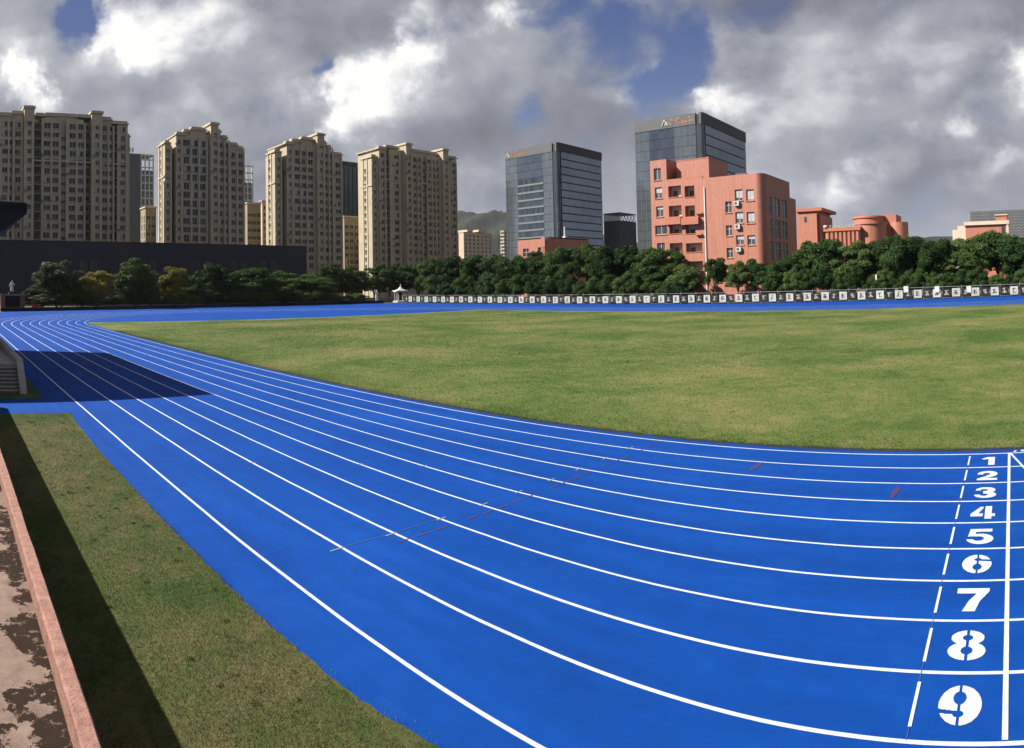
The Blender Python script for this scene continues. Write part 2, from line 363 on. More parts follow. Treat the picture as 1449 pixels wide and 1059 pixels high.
# ------------------------------------------------------------------ mesh helpers
WL = {}                                    # world position of each parent
class MB:
    def __init__(s): s.v = []; s.f = []; s.mi = []
    def quad(s, *p, m=0):
        i = len(s.v); s.v += [tuple(q) for q in p]; s.f.append(tuple(range(i, i+len(p)))); s.mi.append(m)
    def box(s, x0, x1, y0, y1, z0, z1, m=0):
        i = len(s.v)
        s.v += [(x0,y0,z0),(x1,y0,z0),(x1,y1,z0),(x0,y1,z0),(x0,y0,z1),(x1,y0,z1),(x1,y1,z1),(x0,y1,z1)]
        for q in ((0,3,2,1),(4,5,6,7),(0,1,5,4),(1,2,6,5),(2,3,7,6),(3,0,4,7)):
            s.f.append(tuple(i+k for k in q)); s.mi.append(m)
        return s
    def prism(s, poly, z0, z1, m=0):
        n = len(poly); i = len(s.v)
        s.v += [(x, y, z0) for x, y in poly] + [(x, y, z1) for x, y in poly]
        s.f.append(tuple(i+n+k for k in range(n))); s.mi.append(m)
        s.f.append(tuple(i+k for k in reversed(range(n)))); s.mi.append(m)
        for k in range(n):
            s.f.append((i+k, i+(k+1) % n, i+n+(k+1) % n, i+n+k)); s.mi.append(m)
        return s
    def tube(s, pts, rad, n=7, m=0, cap=True):
        pts = [Vector(p) for p in pts]; i0 = len(s.v)
        for k, p in enumerate(pts):
            d = (pts[min(k+1, len(pts)-1)] - pts[max(k-1, 0)]).normalized()
            a = d.orthogonal().normalized() if abs(d.z) < .99 else Vector((1, 0, 0)); a = (a - d*a.dot(d)).normalized(); b = d.cross(a)
            for j in range(n):
                t = 2*math.pi*j/n; q = p + (a*math.cos(t) + b*math.sin(t))*rad[k]; s.v.append(tuple(q))
        for k in range(len(pts)-1):
            for j in range(n):
                a = i0+k*n+j; b = i0+k*n+(j+1) % n
                s.f.append((a, b, b+n, a+n)); s.mi.append(m)
        if cap:
            s.f.append(tuple(i0+j for j in reversed(range(n)))); s.mi.append(m)
            s.f.append(tuple(i0+(len(pts)-1)*n+j for j in range(n))); s.mi.append(m)
        return s
    def lathe(s, cx, cy, prof, n=16, m=0):
        i0 = len(s.v)
        for r, z in prof:
            for j in range(n):
                t = 2*math.pi*j/n; s.v.append((cx+r*math.cos(t), cy+r*math.sin(t), z))
        for k in range(len(prof)-1):
            for j in range(n):
                a = i0+k*n+j; b = i0+k*n+(j+1) % n; s.f.append((a, b, b+n, a+n)); s.mi.append(m)
        s.f.append(tuple(i0+j for j in reversed(range(n)))); s.mi.append(m)
        s.f.append(tuple(i0+(len(prof)-1)*n+j for j in range(n))); s.mi.append(m)
        return s
    def mesh(s, name, mats, origin=(0, 0, 0), smooth=False):
        me = bpy.data.meshes.new(name)
        ox, oy, oz = origin
        me.from_pydata([(x-ox, y-oy, z-oz) for x, y, z in s.v], [], s.f)
        for m in (mats if isinstance(mats, (list, tuple)) else [mats]): me.materials.append(m)
        if any(s.mi): me.polygons.foreach_set('material_index', s.mi)
        if smooth: me.polygons.foreach_set('use_smooth', [True]*len(s.f))
        me.update(); return me
    def build(s, name, mats, parent=None, smooth=False, origin=None):
        """vertices are world coordinates; the object's own origin is `origin` or its parent's"""
        base = WL.get(parent.name, (0, 0, 0)) if parent else (0, 0, 0)
        o0 = origin if origin is not None else base
        o = bpy.data.objects.new(name, s.mesh(name, mats, o0, smooth)); col.objects.link(o)
        o.location = tuple(a-b for a, b in zip(o0, base))
        if parent: o.parent = parent
        WL[o.name] = tuple(o0)
        return o
def tag(o, label=None, cat=None, group=None, kind=None):
    if label: o['label'] = label
    if cat: o['category'] = cat
    if group: o['group'] = group
    if kind: o['kind'] = kind
    return o
def empty(name, loc, label, cat, group=None):
    o = bpy.data.objects.new(name, None); col.objects.link(o); o.location = loc; o.empty_display_size = .3
    WL[o.name] = tuple(loc); return tag(o, label, cat, group)
def inst(name, me, parent, wloc, rotz=0.0, scale=None):
    o = bpy.data.objects.new(name, me); col.objects.link(o)
    base = WL.get(parent.name, (0, 0, 0)) if parent else (0, 0, 0)
    o.location = tuple(a-b for a, b in zip(wloc, base)); o.rotation_euler = (0, 0, rotz)
    if scale: o.scale = scale
    if parent: o.parent = parent
    WL[o.name] = tuple(wloc); return o
RND = random.Random(7)

# ------------------------------------------------------------------ the setting: ground, track, field
D0, LW, R0 = 5.878, 1.22, 36.886           # outer line of the measured set, lane width, inner radius
XS, XE, XF = -83.16, -0.1, -0.262          # ends of the straight, finish line
YIN = D0 + 10*LW                           # inner line of lane 1
YC = YIN + R0
mb = MB(); mb.quad((-3200, -3200, -.03), (3200, -3200, -.03), (3200, 3200, -.03), (-3200, 3200, -.03))
tag(mb.build('ground', M['ground']), 'bare earth and paving around the sports ground', kind='structure')

# blue rubber sheet: straights, bends, apron behind the far straight
def rag(pts, amp, step, seed):
    """resample an open polyline with a slightly uneven edge"""
    r = random.Random(seed); out = []
    for (x0, y0), (x1, y1) in zip(pts[:-1], pts[1:]):
        L = math.hypot(x1-x0, y1-y0); n = max(1, int(L/step)); nx, ny = -(y1-y0)/L, (x1-x0)/L
        for k in range(n):
            t = k/n; a = r.uniform(-amp, amp) if k else 0
            out.append((x0+(x1-x0)*t+nx*a, y0+(y1-y0)*t+ny*a))
    out.append(pts[-1]); return out
FENCE_Y = 119.0
near = rag([(-60, 4.5), (-29.7, 4.25), (-29.7, 1.2), (-26.15, 1.2), (-26.15, 4.95), (-24.5, 4.66), (-20, 4.52), (-14, 4.46), (-9, 4.48), (-6.9, 4.57), (-5.5, 4.76), (-3, 4.9), (12, 4.9), (40, 4.7)], .03, .3, 3)
poly = near + [(62, 24), (70, 55), (60, 90), (45, FENCE_Y-.4), (-146.5, FENCE_Y-.4), (-150, 100), (-150, 72), (-144, 50), (-138, 30), (-130, 12), (-112, 5.2)]
mb = MB(); mb.quad(*[(x, y, 0) for x, y in poly])
track = tag(mb.build('running_track', M['track']), 'bright blue rubber running track round the grass field', kind='structure')

# grass inside the oval, straight ends where the blue half circles begin
XD0, XD1 = -90.9, 8.0
def arc_y(X, xc, side):
    dxx = X-xc; return YC + side*math.sqrt((R0-.55)**2 - dxx**2)
pts = [(XE, YIN+.55)] + [(x, YIN+.55) for x in np.linspace(XE, XS, 240)[1:]]
pts += [(x, arc_y(x, XS, -1)) for x in np.linspace(XS-1, XD0, 8)]
pts += [(XD0, y) for y in np.linspace(arc_y(XD0, XS, -1)+1, arc_y(XD0, XS, 1)-1, 60)]
pts += [(x, arc_y(x, XS, 1)) for x in np.linspace(XD0, XS-1, 8)]
pts += [(x, YC+R0-.55) for x in np.linspace(XS, XE, 60)]
pts += [(x, arc_y(x, XE, 1)) for x in np.linspace(XE+1, XD1, 8)]
pts += [(x, arc_y(x, XE, -1)) for x in np.linspace(XD1, XE+1, 8)]
r = random.Random(5)
pts = [(x+r.uniform(-.04, .04), y+r.uniform(-.05, .05)) for x, y in pts]
mb = MB(); n = len(pts)
cx0, cy0 = -41.5, YC
mb.v = [(x, y, .012) for x, y in pts] + [(x, y, -.01) for x, y in pts]
mb.f = [tuple(range(n-1, -1, -1))] + [(k, (k+1) % n, n+(k+1) % n, n+k) for k in range(n)]; mb.mi = [0]*len(mb.f)
field = tag(mb.build('grass_field', M['field']), 'wide mown grass field inside the blue track', kind='structure')
# verge between terrace wall and track
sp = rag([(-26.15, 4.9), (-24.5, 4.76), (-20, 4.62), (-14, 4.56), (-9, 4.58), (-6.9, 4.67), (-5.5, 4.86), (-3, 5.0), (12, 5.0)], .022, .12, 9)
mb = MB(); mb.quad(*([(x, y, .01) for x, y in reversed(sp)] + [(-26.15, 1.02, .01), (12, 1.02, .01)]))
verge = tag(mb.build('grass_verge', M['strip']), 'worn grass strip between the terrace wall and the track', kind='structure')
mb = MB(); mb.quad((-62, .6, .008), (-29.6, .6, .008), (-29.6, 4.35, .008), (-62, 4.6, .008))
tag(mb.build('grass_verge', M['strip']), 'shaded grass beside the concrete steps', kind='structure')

# painted lines, children of the track
def ribbon(pts, w, z, closed=False):
    mb = MB(); n = len(pts)
    L = []; Rr = []
    for k in range(n):
        a = pts[(k-1) % n] if closed or k else pts[k]; b = pts[(k+1) % n] if closed or k < n-1 else pts[k]
        dxx, dyy = b[0]-a[0], b[1]-a[1]; l = math.hypot(dxx, dyy); nx, ny = -dyy/l*w/2, dxx/l*w/2
        L.append((pts[k][0]+nx, pts[k][1]+ny, z)); Rr.append((pts[k][0]-nx, pts[k][1]-ny, z))
    mb.v = L + Rr
    for k in range(n if closed else n-1):
        k2 = (k+1) % n; mb.f.append((n+k, n+k2, k2, k)); mb.mi.append(0)
    return mb
for j in range(11):
    rad = R0 + LW*j
    if j == 9: rad = R0 + LW*9 + .02
    if j == 10: rad = R0 + 12.2 + .30
    P = [(x, YC-rad) for x in np.linspace(XE, XS, 90)]
    P += [(XS-rad*math.sin(t), YC-rad*math.cos(t)) for t in np.linspace(0, math.pi, 70)[1:]]
    P += [(x, YC+rad) for x in np.linspace(XS, XE, 30)[1:]]
    P += [(XE+rad*math.sin(t), YC+rad*math.cos(t)) for t in np.linspace(0, math.pi, 70)[1:-1]]
    rr = random.Random(20+j)
    P = [(x, y+rr.uniform(-.006, .006)) for x, y in P]
    ribbon(P, .058 if j < 8 else .066, .004, True).build('lane_line', M['line'], track)
P = [(x, YIN+.40) for x in np.linspace(XE, XS, 60)] + [(XS-(R0-.40)*math.sin(t), YC-(R0-.40)*math.cos(t)) for t in np.linspace(0, math.pi, 70)[1:]]
P += [(x, YC+R0-.40) for x in np.linspace(XS, XE, 30)[1:]] + [(XE+(R0-.40)*math.sin(t), YC+(R0-.40)*math.cos(t)) for t in np.linspace(0, math.pi, 70)[1:-1]]
ribbon(P, .16, .005, True).build('drain_channel', M['kerbdark'], track)
ribbon([(XF, YIN+.03), (XF, D0+LW+.03)], .066, .008).build('finish_line', M['line'], track)
for j in range(1, 10):
    yc = YC-(R0+LW*(j-.5))
    ribbon([(XF-1.03, yc+.40), (XF-1.03, yc-.40)], .040, .008).build('start_dash', M['line'], track)
ribbon([(XF-1.035, YIN), (XF-1.035, D0+LW)], .012, .006).build('setting_out_line', M['pale_paint'], track)
ribbon([(XF+.03, YIN-.02), (0.13, 16.62), (.75, 14.1)], .06, .010).build('break_line', M['line'], track)
for x, y in ((-.12, YIN+.16), (.07, YIN+.2), (.12, YIN+.16)):
    ribbon([(x, y-.06), (x+.03, y+.08)], .07, .006).build('kerb_mark', M['line'], track)
# fine stagger line with ticks on every lane line, faded red dashes beside it
ribbon([(-10.82, 6.95), (-10.82, 9.55)], .022, .007).build('setting_out_line', M['pale_paint'], track)
for k, y in enumerate([6.94, 8.23, 9.55, 10.82, 11.99, 13.21, 14.35, 15.59, 16.94]):
    ribbon([(-10.79, y-.14), (-10.81, y+.14)], .035, .009).build('stagger_tick', M['tick'], track)
for k in range(22):
    if k in (3, 9, 14, 18): continue
    y = 8.1 + k*.455
    ribbon([(-10.38, y), (-10.39, y+.33)], .045, .007).build('red_dash', M['red_paint'], track)
for x, y in ((-6.68, 16.45), (-2.8, 15.05)):
    mb = MB(); mb.quad((x-.05, y-.45, .007), (x+.03, y-.45, .007), (x+.10, y+.1, .007), (x+.02, y+.42, .007), (x-.06, y+.05, .007))
    mb.build('red_mark', M['red_paint'], track)
for (x, y) in ((-17.2, 8.33), (-15.5, 10.77), (-14.2, 12.0), (-12.6, 13.2)):
    ribbon([(x, y-.07), (x, y+.07)], .05, .009).build('stagger_tick', M['tick'], track)

# stencilled lane numbers, cut from rows of small cells
def ell(u, v, cx, cy, a, b): return ((u-cx)/a)**2 + ((v-cy)/b)**2 <= 1
def pin(u, v, P):
    inside = np.zeros(u.shape, bool); n = len(P)
    for i in range(n):
        x1, y1 = P[i]; x2, y2 = P[(i+1) % n]
        c = ((y1 > v) != (y2 > v)) & (u < (x2-x1)*(v-y1)/((y2-y1) if y2 != y1 else 1e-9)+x1); inside ^= c
    return inside
def digit(d, u, v):
    if d == 1: return pin(u, v, [(.02, .80), (.36, 1), (.86, 1), (.86, 0), (.46, 0), (.46, .74), (.10, .70)])
    if d == 2:
        top = ell(u, v, .5, .67, .49, .335) & ~(ell(u, v, .46, .66, .17, .13)) & ~((u < .46) & (v < .62)) & (v > .40)
        return top | pin(u, v, [(.97, .58), (.60, .55), (.02, .16), (.02, 0), (.98, 0), (.98, .21), (.52, .21), (.88, .44)])
    if d == 3:
        a = ell(u, v, .5, .73, .45, .275) & ~ell(u, v, .44, .73, .17, .095)
        b = ell(u, v, .5, .285, .49, .288) & ~ell(u, v, .44, .285, .18, .10)
        return (a | b) & ~((u < .40) & (v > .34) & (v < .66)) & ~((u < .3) & (v > .30) & (v < .70))
    if d == 4:
        a = pin(u, v, [(0, .20), (0, .40), (.38, .96), (.56, .96), (.30, .42), (.52, .42), (.52, .20)])
        return (a & (u < .50)) | ((u > .58) & (u < .86)) | ((u > .58) & (v > .20) & (v < .40))
    if d == 5:
        a = (v > .81) & (u > .10) & (u < .95)
        b = pin(u, v, [(.10, .9), (.34, .9), (.31, .56), (.04, .48)])
        c = ell(u, v, .5, .335, .5, .335) & ~ell(u, v, .44, .35, .21, .145) & ~((u < .34) & (v > .30) & (v < .50))
        return a | b | c
    if d == 6:
        a = ell(u, v, .5, .5, .5, .5) & ~ell(u, v, .53, .73, .13, .085)
        a &= ~(pin(u, v, [(.56, .66), (1.1, .60), (1.1, .71), (.56, .75)]))
        a &= ~ell(u, v, .52, .33, .155, .17)
        return a & ~((u > .48) & (u < .56))
    if d == 7: return pin(u, v, [(0, 1), (1, 1), (1, .86), (.72, .42), (.60, 0), (.22, 0), (.38, .42), (.60, .76), (0, .76)])
    if d == 8:
        a = (ell(u, v, .5, .745, .45, .255) | ell(u, v, .5, .30, .5, .30)) & ~ell(u, v, .5, .745, .14, .10) & ~ell(u, v, .5, .31, .16, .13)
        return a & ~((u > .465) & (u < .54))
    if d == 9: return digit(6, 1-u, 1-v)
def number_mesh(d, w, h):
    n = 72; uu = (np.arange(n)+.5)/n
    U, Vv = np.meshgrid(uu, uu)
    inside = digit(d, U, Vv)
    mb = MB()
    for rI in range(n):
        row = inside[rI]; k = 0
        while k < n:
            if row[k]:
                k2 = k
                while k2 < n and row[k2]: k2 += 1
                mb.quad(((k/n-.5)*w, (rI/n-.5)*h, 0), ((k2/n-.5)*w, (rI/n-.5)*h, 0), ((k2/n-.5)*w, ((rI+1)/n-.5)*h, 0), ((k/n-.5)*w, ((rI+1)/n-.5)*h, 0)); k = k2
            else: k += 1
    return mb.mesh('lane_number', M['line'])
for d in range(1, 10):
    yc = YC-(R0+LW*(d-.5)) - (.0 if d > 5 else .06)
    o = inst('lane_number', number_mesh(d, .40 if d == 1 else .49, .70), track, (-.775, yc, .006))
    o['label'] = 'white stencilled numeral %d in its lane' % d

# grass blades that break up the turf near the camera
def blades(name, n, sample, lo, hi, w, parent, z0, seed):
    r = np.random.RandomState(seed)
    P = sample(r, n); n = len(P)
    ang = r.uniform(0, 2*np.pi, n); h = r.uniform(lo, hi, n); lean = r.uniform(0, .9, n)*h; la = r.uniform(0, 2*np.pi, n)
    ww = w*r.uniform(.7, 1.3, n)
    v = np.zeros((n, 3, 3))
    v[:, 0, 0] = P[:, 0]-np.cos(ang)*ww; v[:, 0, 1] = P[:, 1]-np.sin(ang)*ww; v[:, 0, 2] = z0
    v[:, 1, 0] = P[:, 0]+np.cos(ang)*ww; v[:, 1, 1] = P[:, 1]+np.sin(ang)*ww; v[:, 1, 2] = z0
    v[:, 2, 0] = P[:, 0]+np.cos(la)*lean; v[:, 2, 1] = P[:, 1]+np.sin(la)*lean; v[:, 2, 2] = z0+h
    me = bpy.data.meshes.new(name)
    me.vertices.add(n*3); me.vertices.foreach_set('co', v.ravel())
    me.loops.add(n*3); me.loops.foreach_set('vertex_index', np.arange(n*3, dtype=np.int32))
    me.polygons.add(n); me.polygons.foreach_set('loop_start', np.arange(0, n*3, 3, dtype=np.int32))
    me.update(calc_edges=True); me.validate()
    me.materials.append(M['blade'])
    o = bpy.data.objects.new(name, me); col.objects.link(o)
    return o
def s_verge(r, n):
    x = -3.2 - 23*r.uniform(0, 1, n)**1.9; y = r.uniform(1.1, 4.72, n) + r.normal(0, .03, n)
    y = y + np.interp(x, [-26, -20, -14, -9, -6.9, -5.5, -3], [.12, 0, -.06, -.04, .05, .24, .36]); k = (x > -26.1) & ((y < 4.60) | (r.uniform(0, 1, n) < .12)); return np.stack([x[k], y[k]], 1)
tag(blades('verge_grass', 210000, s_verge, .012, .040, .0032, None, .008, 1), 'short worn grass blades on the strip under the terrace', 'grass', kind='stuff')
def s_tuft(r, n):
    m_ = 170; cx_ = -3.4-22*r.uniform(0, 1, m_)**1.6; cy_ = r.uniform(1.2, 4.35, m_); k = r.randint(0, m_, n); sg = r.uniform(.02, .09, m_)[k]
    return np.stack([np.clip(cx_[k]+r.normal(0, 1, n)*sg, -26, 5), cy_[k]+r.normal(0, 1, n)*sg], 1)
tag(blades('verge_tufts', 9000, s_tuft, .02, .055, .0034, None, .008, 6), 'taller ragged grass tufts dotted over the strip under the terrace', 'grass', kind='stuff')
def s_far(r, n):
    x = -88+90*r.uniform(0, 1, n); y = YIN+.8 + 70*r.uniform(0, 1, n)**1.3
    k = r.uniform(0, 1, n) < (y-YIN-.6)/16; return np.stack([x[k], y[k]], 1)
tag(blades('field_tufts', 300000, s_far, .025, .06, .016, None, .01, 8), 'coarser grass tufts over the middle of the field', 'grass', kind='stuff')
def s_field(r, n):
    y = YIN+.50 + 26*r.uniform(0, 1, n)**2.2; x = 1.5 - 75*r.uniform(0, 1, n)**1.25
    return np.stack([x, y], 1)
tag(blades('field_grass', 200000, s_field, .02, .055, .007, None, .01, 2), 'short mown grass blades along the near edge of the field', 'grass', kind='stuff')

# ------------------------------------------------------------------ terrace under the camera
ter = empty('terrace', (-12, 0, 0), 'raised concrete terrace with pink rendered parapet beside the grass strip', 'terrace')
PZ, PO, PI_ = 1.90, 1.060, .925
mb = MB(); mb.box(-29.0, 7, -4.5, PI_+.03, 1.30, 1.68); mb.build('floor_slab', M['floor'], ter)
mb = MB(); mb.box(-29.0, 7, -4.45, -4.2, -.02, 1.29); mb.box(-29.0, 7, .70, 1.010, -.02, 1.29); mb.build('retaining_wall', M['capwall'], ter)
rr = random.Random(3); mb = MB(); xs = [-29.0]
while xs[-1] < 7: xs.append(xs[-1]+rr.uniform(.12, .3))
prof = []
for x in xs:
    a, b, c = rr.gauss(0, .0028), rr.gauss(0, .0028), rr.gauss(0, .002)
    prof.append([(x, 1.030+a*.5, 1.2), (x, PO+a, PZ-.022), (x, PO-.016+a, PZ+c), (x, PI_+.016+b, PZ+c), (x, PI_+b, PZ-.022), (x, PI_+.006+b*.5, 1.62)])
for i, pr in enumerate(prof): mb.v += pr
k6 = 6
for i in range(len(prof)-1):
    for k in range(k6-1):
        a = i*k6+k; mb.f.append((a, a+1, a+1+k6, a+k6)); mb.mi.append(0)
mb.f.append(tuple(range(k6))); mb.mi.append(0)
o = mb.build('parapet', M['cap'], ter)

# ------------------------------------------------------------------ grandstand: steps, side wall, canopy
gs = empty('grandstand', (-48, 0, 0), 'dark roofed grandstand with concrete steps down to the track', 'grandstand')
mb = MB(); mb.box(-66, -32.7, -7, 3.42, -.02, 1.16); mb.build('podium', M['concrete'], gs)
ns = 7
for k in range(ns):
    z1 = 1.16*(k+1)/(ns+1); x1 = -31.0-1.7*k/ns
    MB().box(-32.69, x1, -1.0, 3.40, z1-.165 if k else -.02, z1-.03).build('step', M['stair'], gs)
    MB().box(-32.69, x1+.03, -1.0, 3.41, z1-.03, z1).build('tread', M['concrete'], gs)
prof = [(-66, -.02), (-30.75, -.02), (-30.95, .30), (-32.6, 1.42), (-66, 1.42)]
mb = MB(); n = len(prof)
mb.v = [(x, 3.43, z) for x, z in prof] + [(x, 3.74, z) for x, z in prof]
mb.f = [tuple(range(n)), tuple(range(2*n-1, n-1, -1))] + [(k, n+k, n+(k+1) % n, (k+1) % n) for k in range(n)]; mb.mi = [0]*len(mb.f)
mb.build('side_wall', M['concrete'], gs)
# cantilevered roof, thin at the front edge, thick at the back
prof = [(4.45, 8.95), (4.45, 9.55), (-8, 10.0), (-8, 4.2), (1.0, 6.5)]
mb = MB(); n = len(prof)
mb.v = [(-37.4, y, z) for y, z in prof] + [(-57.4, y, z) for y, z in prof]
mb.f = [tuple(reversed(range(n))), tuple(range(n, 2*n))] + [(k, (k+1) % n, n+(k+1) % n, n+k) for k in range(n)]; mb.mi = [0]*len(mb.f)
can = mb.build('canopy', M['canopy'], gs)
for z in (9.08, 9.24, 9.40):
    MB().box(-57.3, -37.34, 2.0, 4.48, z-.04, z+.03).build('fascia_rib', M['canopy'], can)
for x in (-38.5, -47.5, -56.5):
    MB().tube([(x, -6.5, 1.1), (x, -6.5, 4.9)], [.35, .35], 10).build('column', M['concrete'], gs)

# ------------------------------------------------------------------ foliage
def leaf_cloud(seed, clumps, per, size, flat=.0):
    """clumps: list of (centre, radius); every leaf a small rhombus on or inside a clump"""
    r = np.random.RandomState(seed); C = []; Nn = []
    for (cx, cy, cz, rad) in clumps:
        k = max(20, int(per*rad*rad))
        d = r.normal(0, 1, (k, 3)); d /= np.linalg.norm(d, axis=1)[:, None]
        d[:, 2] = np.where(d[:, 2] < -.35, -d[:, 2]*.6, d[:, 2])
        rr_ = rad*(.62+.42*r.uniform(0, 1, k)**.6)
        C.append(np.array([cx, cy, cz]) + d*rr_[:, None]*np.array([1, 1, .82])); Nn.append(d)
    C = np.concatenate(C); Nn = np.concatenate(Nn); n = len(C)
    nn = Nn + r.normal(0, .75, (n, 3)); nn /= np.linalg.norm(nn, axis=1)[:, None]
    a = np.cross(nn, r.normal(0, 1, (n, 3))); a /= np.linalg.norm(a, axis=1)[:, None]
    b = np.cross(nn, a); s = size*r.uniform(.6, 1.35, n)[:, None]
    v = np.stack([C-a*s, C-b*s*.5, C+a*s, C+b*s*.5], 1)
    me = bpy.data.meshes.new('leaves')
    me.vertices.add(n*4); me.vertices.foreach_set('co', v.ravel())
    me.loops.add(n*4); me.loops.foreach_set('vertex_index', np.arange(n*4, dtype=np.int32))
    me.polygons.add(n); me.polygons.foreach_set('loop_start', np.arange(0, n*4, 4, dtype=np.int32))
    me.update(calc_edges=True); return me
def make_tree_meshes(seed, leafmat, Rr=4.0, Ht=10.0, clear=2.2, n=46, round_=1.0, per=330, size=.165):
    r = random.Random(seed); clumps = []
    czc = clear + (Ht-clear)*.52; hz = (Ht-clear)*.5
    for k in range(n):
        t = r.uniform(0, 2*math.pi); u = r.uniform(-.85, 1); q = math.sqrt(max(0, 1-u*u)); fr = r.uniform(.45, .86)
        rad = Rr*r.uniform(.20, .34)
        sk = 1+.22*math.sin(3*t+seed)+.12*math.sin(5*t+seed*2)
        clumps.append((math.cos(t)*q*Rr*fr*sk, math.sin(t)*q*Rr*fr*sk, czc+u*hz*fr*r.uniform(.85, 1.1), rad))
    clumps.append((0, 0, czc, Rr*.45))
    lm = leaf_cloud(seed, clumps, per, size); lm.materials.append(leafmat)
    mb = MB()
    mb.tube([(0, 0, -.1), (.1*r.uniform(-1, 1), .1, clear*.5), (.15*r.uniform(-1, 1), 0, clear), (.1, .1, czc)], [.26, .2, .17, .08], 8)
    for k in range(7):
        c = clumps[r.randrange(n)]; z0 = clear*r.uniform(.75, 1.25)
        mb.tube([(0, 0, z0), (c[0]*.5, c[1]*.5, (z0+c[2])*.5+.2), (c[0]*.9, c[1]*.9, c[2])], [.10, .07, .03], 5)
    return lm, mb.mesh('trunk', M['bark'], smooth=True)
KIND = {}
for key, lf, args in (('R', 'leafB', dict(Rr=3.6, clear=.9, n=64)), ('R2', 'leafA', dict(Rr=3.7, clear=.7, n=66)), ('R3', 'leafB', dict(Rr=3.4, clear=.5, n=60)), ('A', 'leafA', {}), ('A2', 'leafA', dict(Rr=4.2, n=54)), ('A3', 'leafA', dict(Rr=3.7, clear=2.6)),
                      ('B', 'leafB', {}), ('B2', 'leafB', dict(Rr=4.3, n=52)), ('Y', 'leafY', dict(Rr=3.5, n=60, clear=.9)),
                      ('G', 'leafG', dict(Rr=3.6, clear=.6, n=64)), ('S', 'leafA', dict(Rr=4.6, clear=.4, n=60, Ht=9.0)), ('S2', 'leafB', dict(Rr=4.6, clear=.4, n=60, Ht=9.0))):
    KIND[key] = make_tree_meshes(sum(ord(c)*7 for c in key), M[lf], **args)
KH = {'S': 9.0, 'S2': 9.0}; KR = {'R': 3.6, 'R2': 3.7, 'R3': 3.4, 'A2': 4.2, 'A3': 3.7, 'B2': 4.3, 'Y': 3.5, 'G': 3.6, 'S': 4.6, 'S2': 4.6}
def tree(name, key, x, y, height, width, label, group, cat='tree'):
    s = height/KH.get(key, 10.0); sw = width/(2*KR.get(key, 4.0))/1.0
    o = empty(name, (x, y, 0), label, cat, group)
    a = RND.uniform(0, 6.28)
    lm, tm = KIND[key]
    inst('crown', lm, o, (x, y, 0), a, (sw, sw, s)); inst('trunk', tm, o, (x, y, 0), a, (sw, sw, s))
    return o
def tree_px(key, px, top, wpx, Y=None, X=None, **kw):
    if Y is not None: x, z = onY(px, top, Y); y = Y
    else: y, z = onX(px, top, X); x = X
    rr_ = math.hypot(x, y); tree(kw.pop('name', 'broadleaf_tree'), key, x, y, z, wpx/F*rr_*1.08, **kw)

def landmark(px):
    for lim, what in ((655, 'the twin-pier apartment tower'), (712, 'the distant pink-beige apartments'), (795, 'the low salmon annex'), (848, 'the banded side of the left glass tower'),
                      (903, 'the grey finned office block'), (960, 'the right glass office tower'), (1000, 'the loggias of the salmon school'), (1132, 'the dark side of the salmon school'),
                      (1162, 'the salmon block with overhanging roof'), (1215, 'the white rooftop letters of the round hall'), (1277, 'the stacked drums of the round hall'), (1336, 'the open sky gap beside the round hall'),
                      (1430, 'the cream-corniced salmon block')):
        if px < lim: return what
    return 'the grey patterned hall'
G1 = 'evergreen trees in the row behind the board fence'
row = [(612, 366, 44, 127), (640, 361, 46, 126), (672, 360, 48, 127), (700, 358, 46, 126), (728, 358, 46, 128), (755, 357, 44, 126),
       (782, 352, 48, 127), (806, 348, 50, 126), (835, 344, 52, 128), (862, 341, 56, 126), (890, 346, 52, 127), (915, 349, 56, 124), (942, 346, 58, 125),
       (971, 371, 46, 122.5)]
for i, (px, top, wp, Y) in enumerate(row):
    tree_px(('A', 'R2', 'A3', 'B', 'A2')[i % 5], px, top+RND.uniform(-3, 4), wp*RND.uniform(.92, 1.12), Y=Y, label='dense evergreen tree behind the board fence, before '+landmark(px), group=G1)
tree_px('A3', 1011, 362, 36, Y=122.5, label='small round tree with bare trunk standing alone before the salmon building', group=None)
tree_px('B', 1044, 368, 36, Y=122.5, label='loose small tree before the lower windows of the salmon building', group=None)
tree_px('A', 1068, 366, 34, Y=123.5, label='small dark tree with ragged skirt before the salmon building corner', group=None)
G2 = 'tall trees beside the salmon school building'
row = [(1092, 366, 46, 123), (1118, 357, 52, 125), (1148, 340, 58, 128), (1175, 336, 60, 126), (1205, 340, 60, 125), (1232, 334, 62, 128), (1262, 330, 64, 126),
       (1292, 327, 62, 128), (1322, 333, 60, 125), (1350, 336, 56, 127), (1380, 330, 62, 126), (1410, 328, 62, 128), (1440, 333, 62, 125), (1475, 330, 62, 127)]
for i, (px, top, wp, Y) in enumerate(row):
    tree_px(('A2', 'B2', 'R2', 'A3', 'R')[i % 5], px, top+RND.uniform(-4, 5), wp*RND.uniform(.9, 1.12), Y=Y, label='tall dense evergreen tree in the belt before '+landmark(px), group=G2)
# lower second layer that closes the belt above the boards
G3 = 'shrubs behind the board fence'
for i, px in enumerate(list(range(612, 985, 21)) + list(range(1100, 1470, 22))):
    tree_px(('S', 'S2', 'S')[i % 3], px+RND.uniform(-4, 4), 392+RND.uniform(-6, 8)-(0 if px < 1000 else 12), 32, Y=121.6, label='low leafy shrub behind the fence boards, below '+landmark(px), group=G3, cat='shrub', name='shrub')
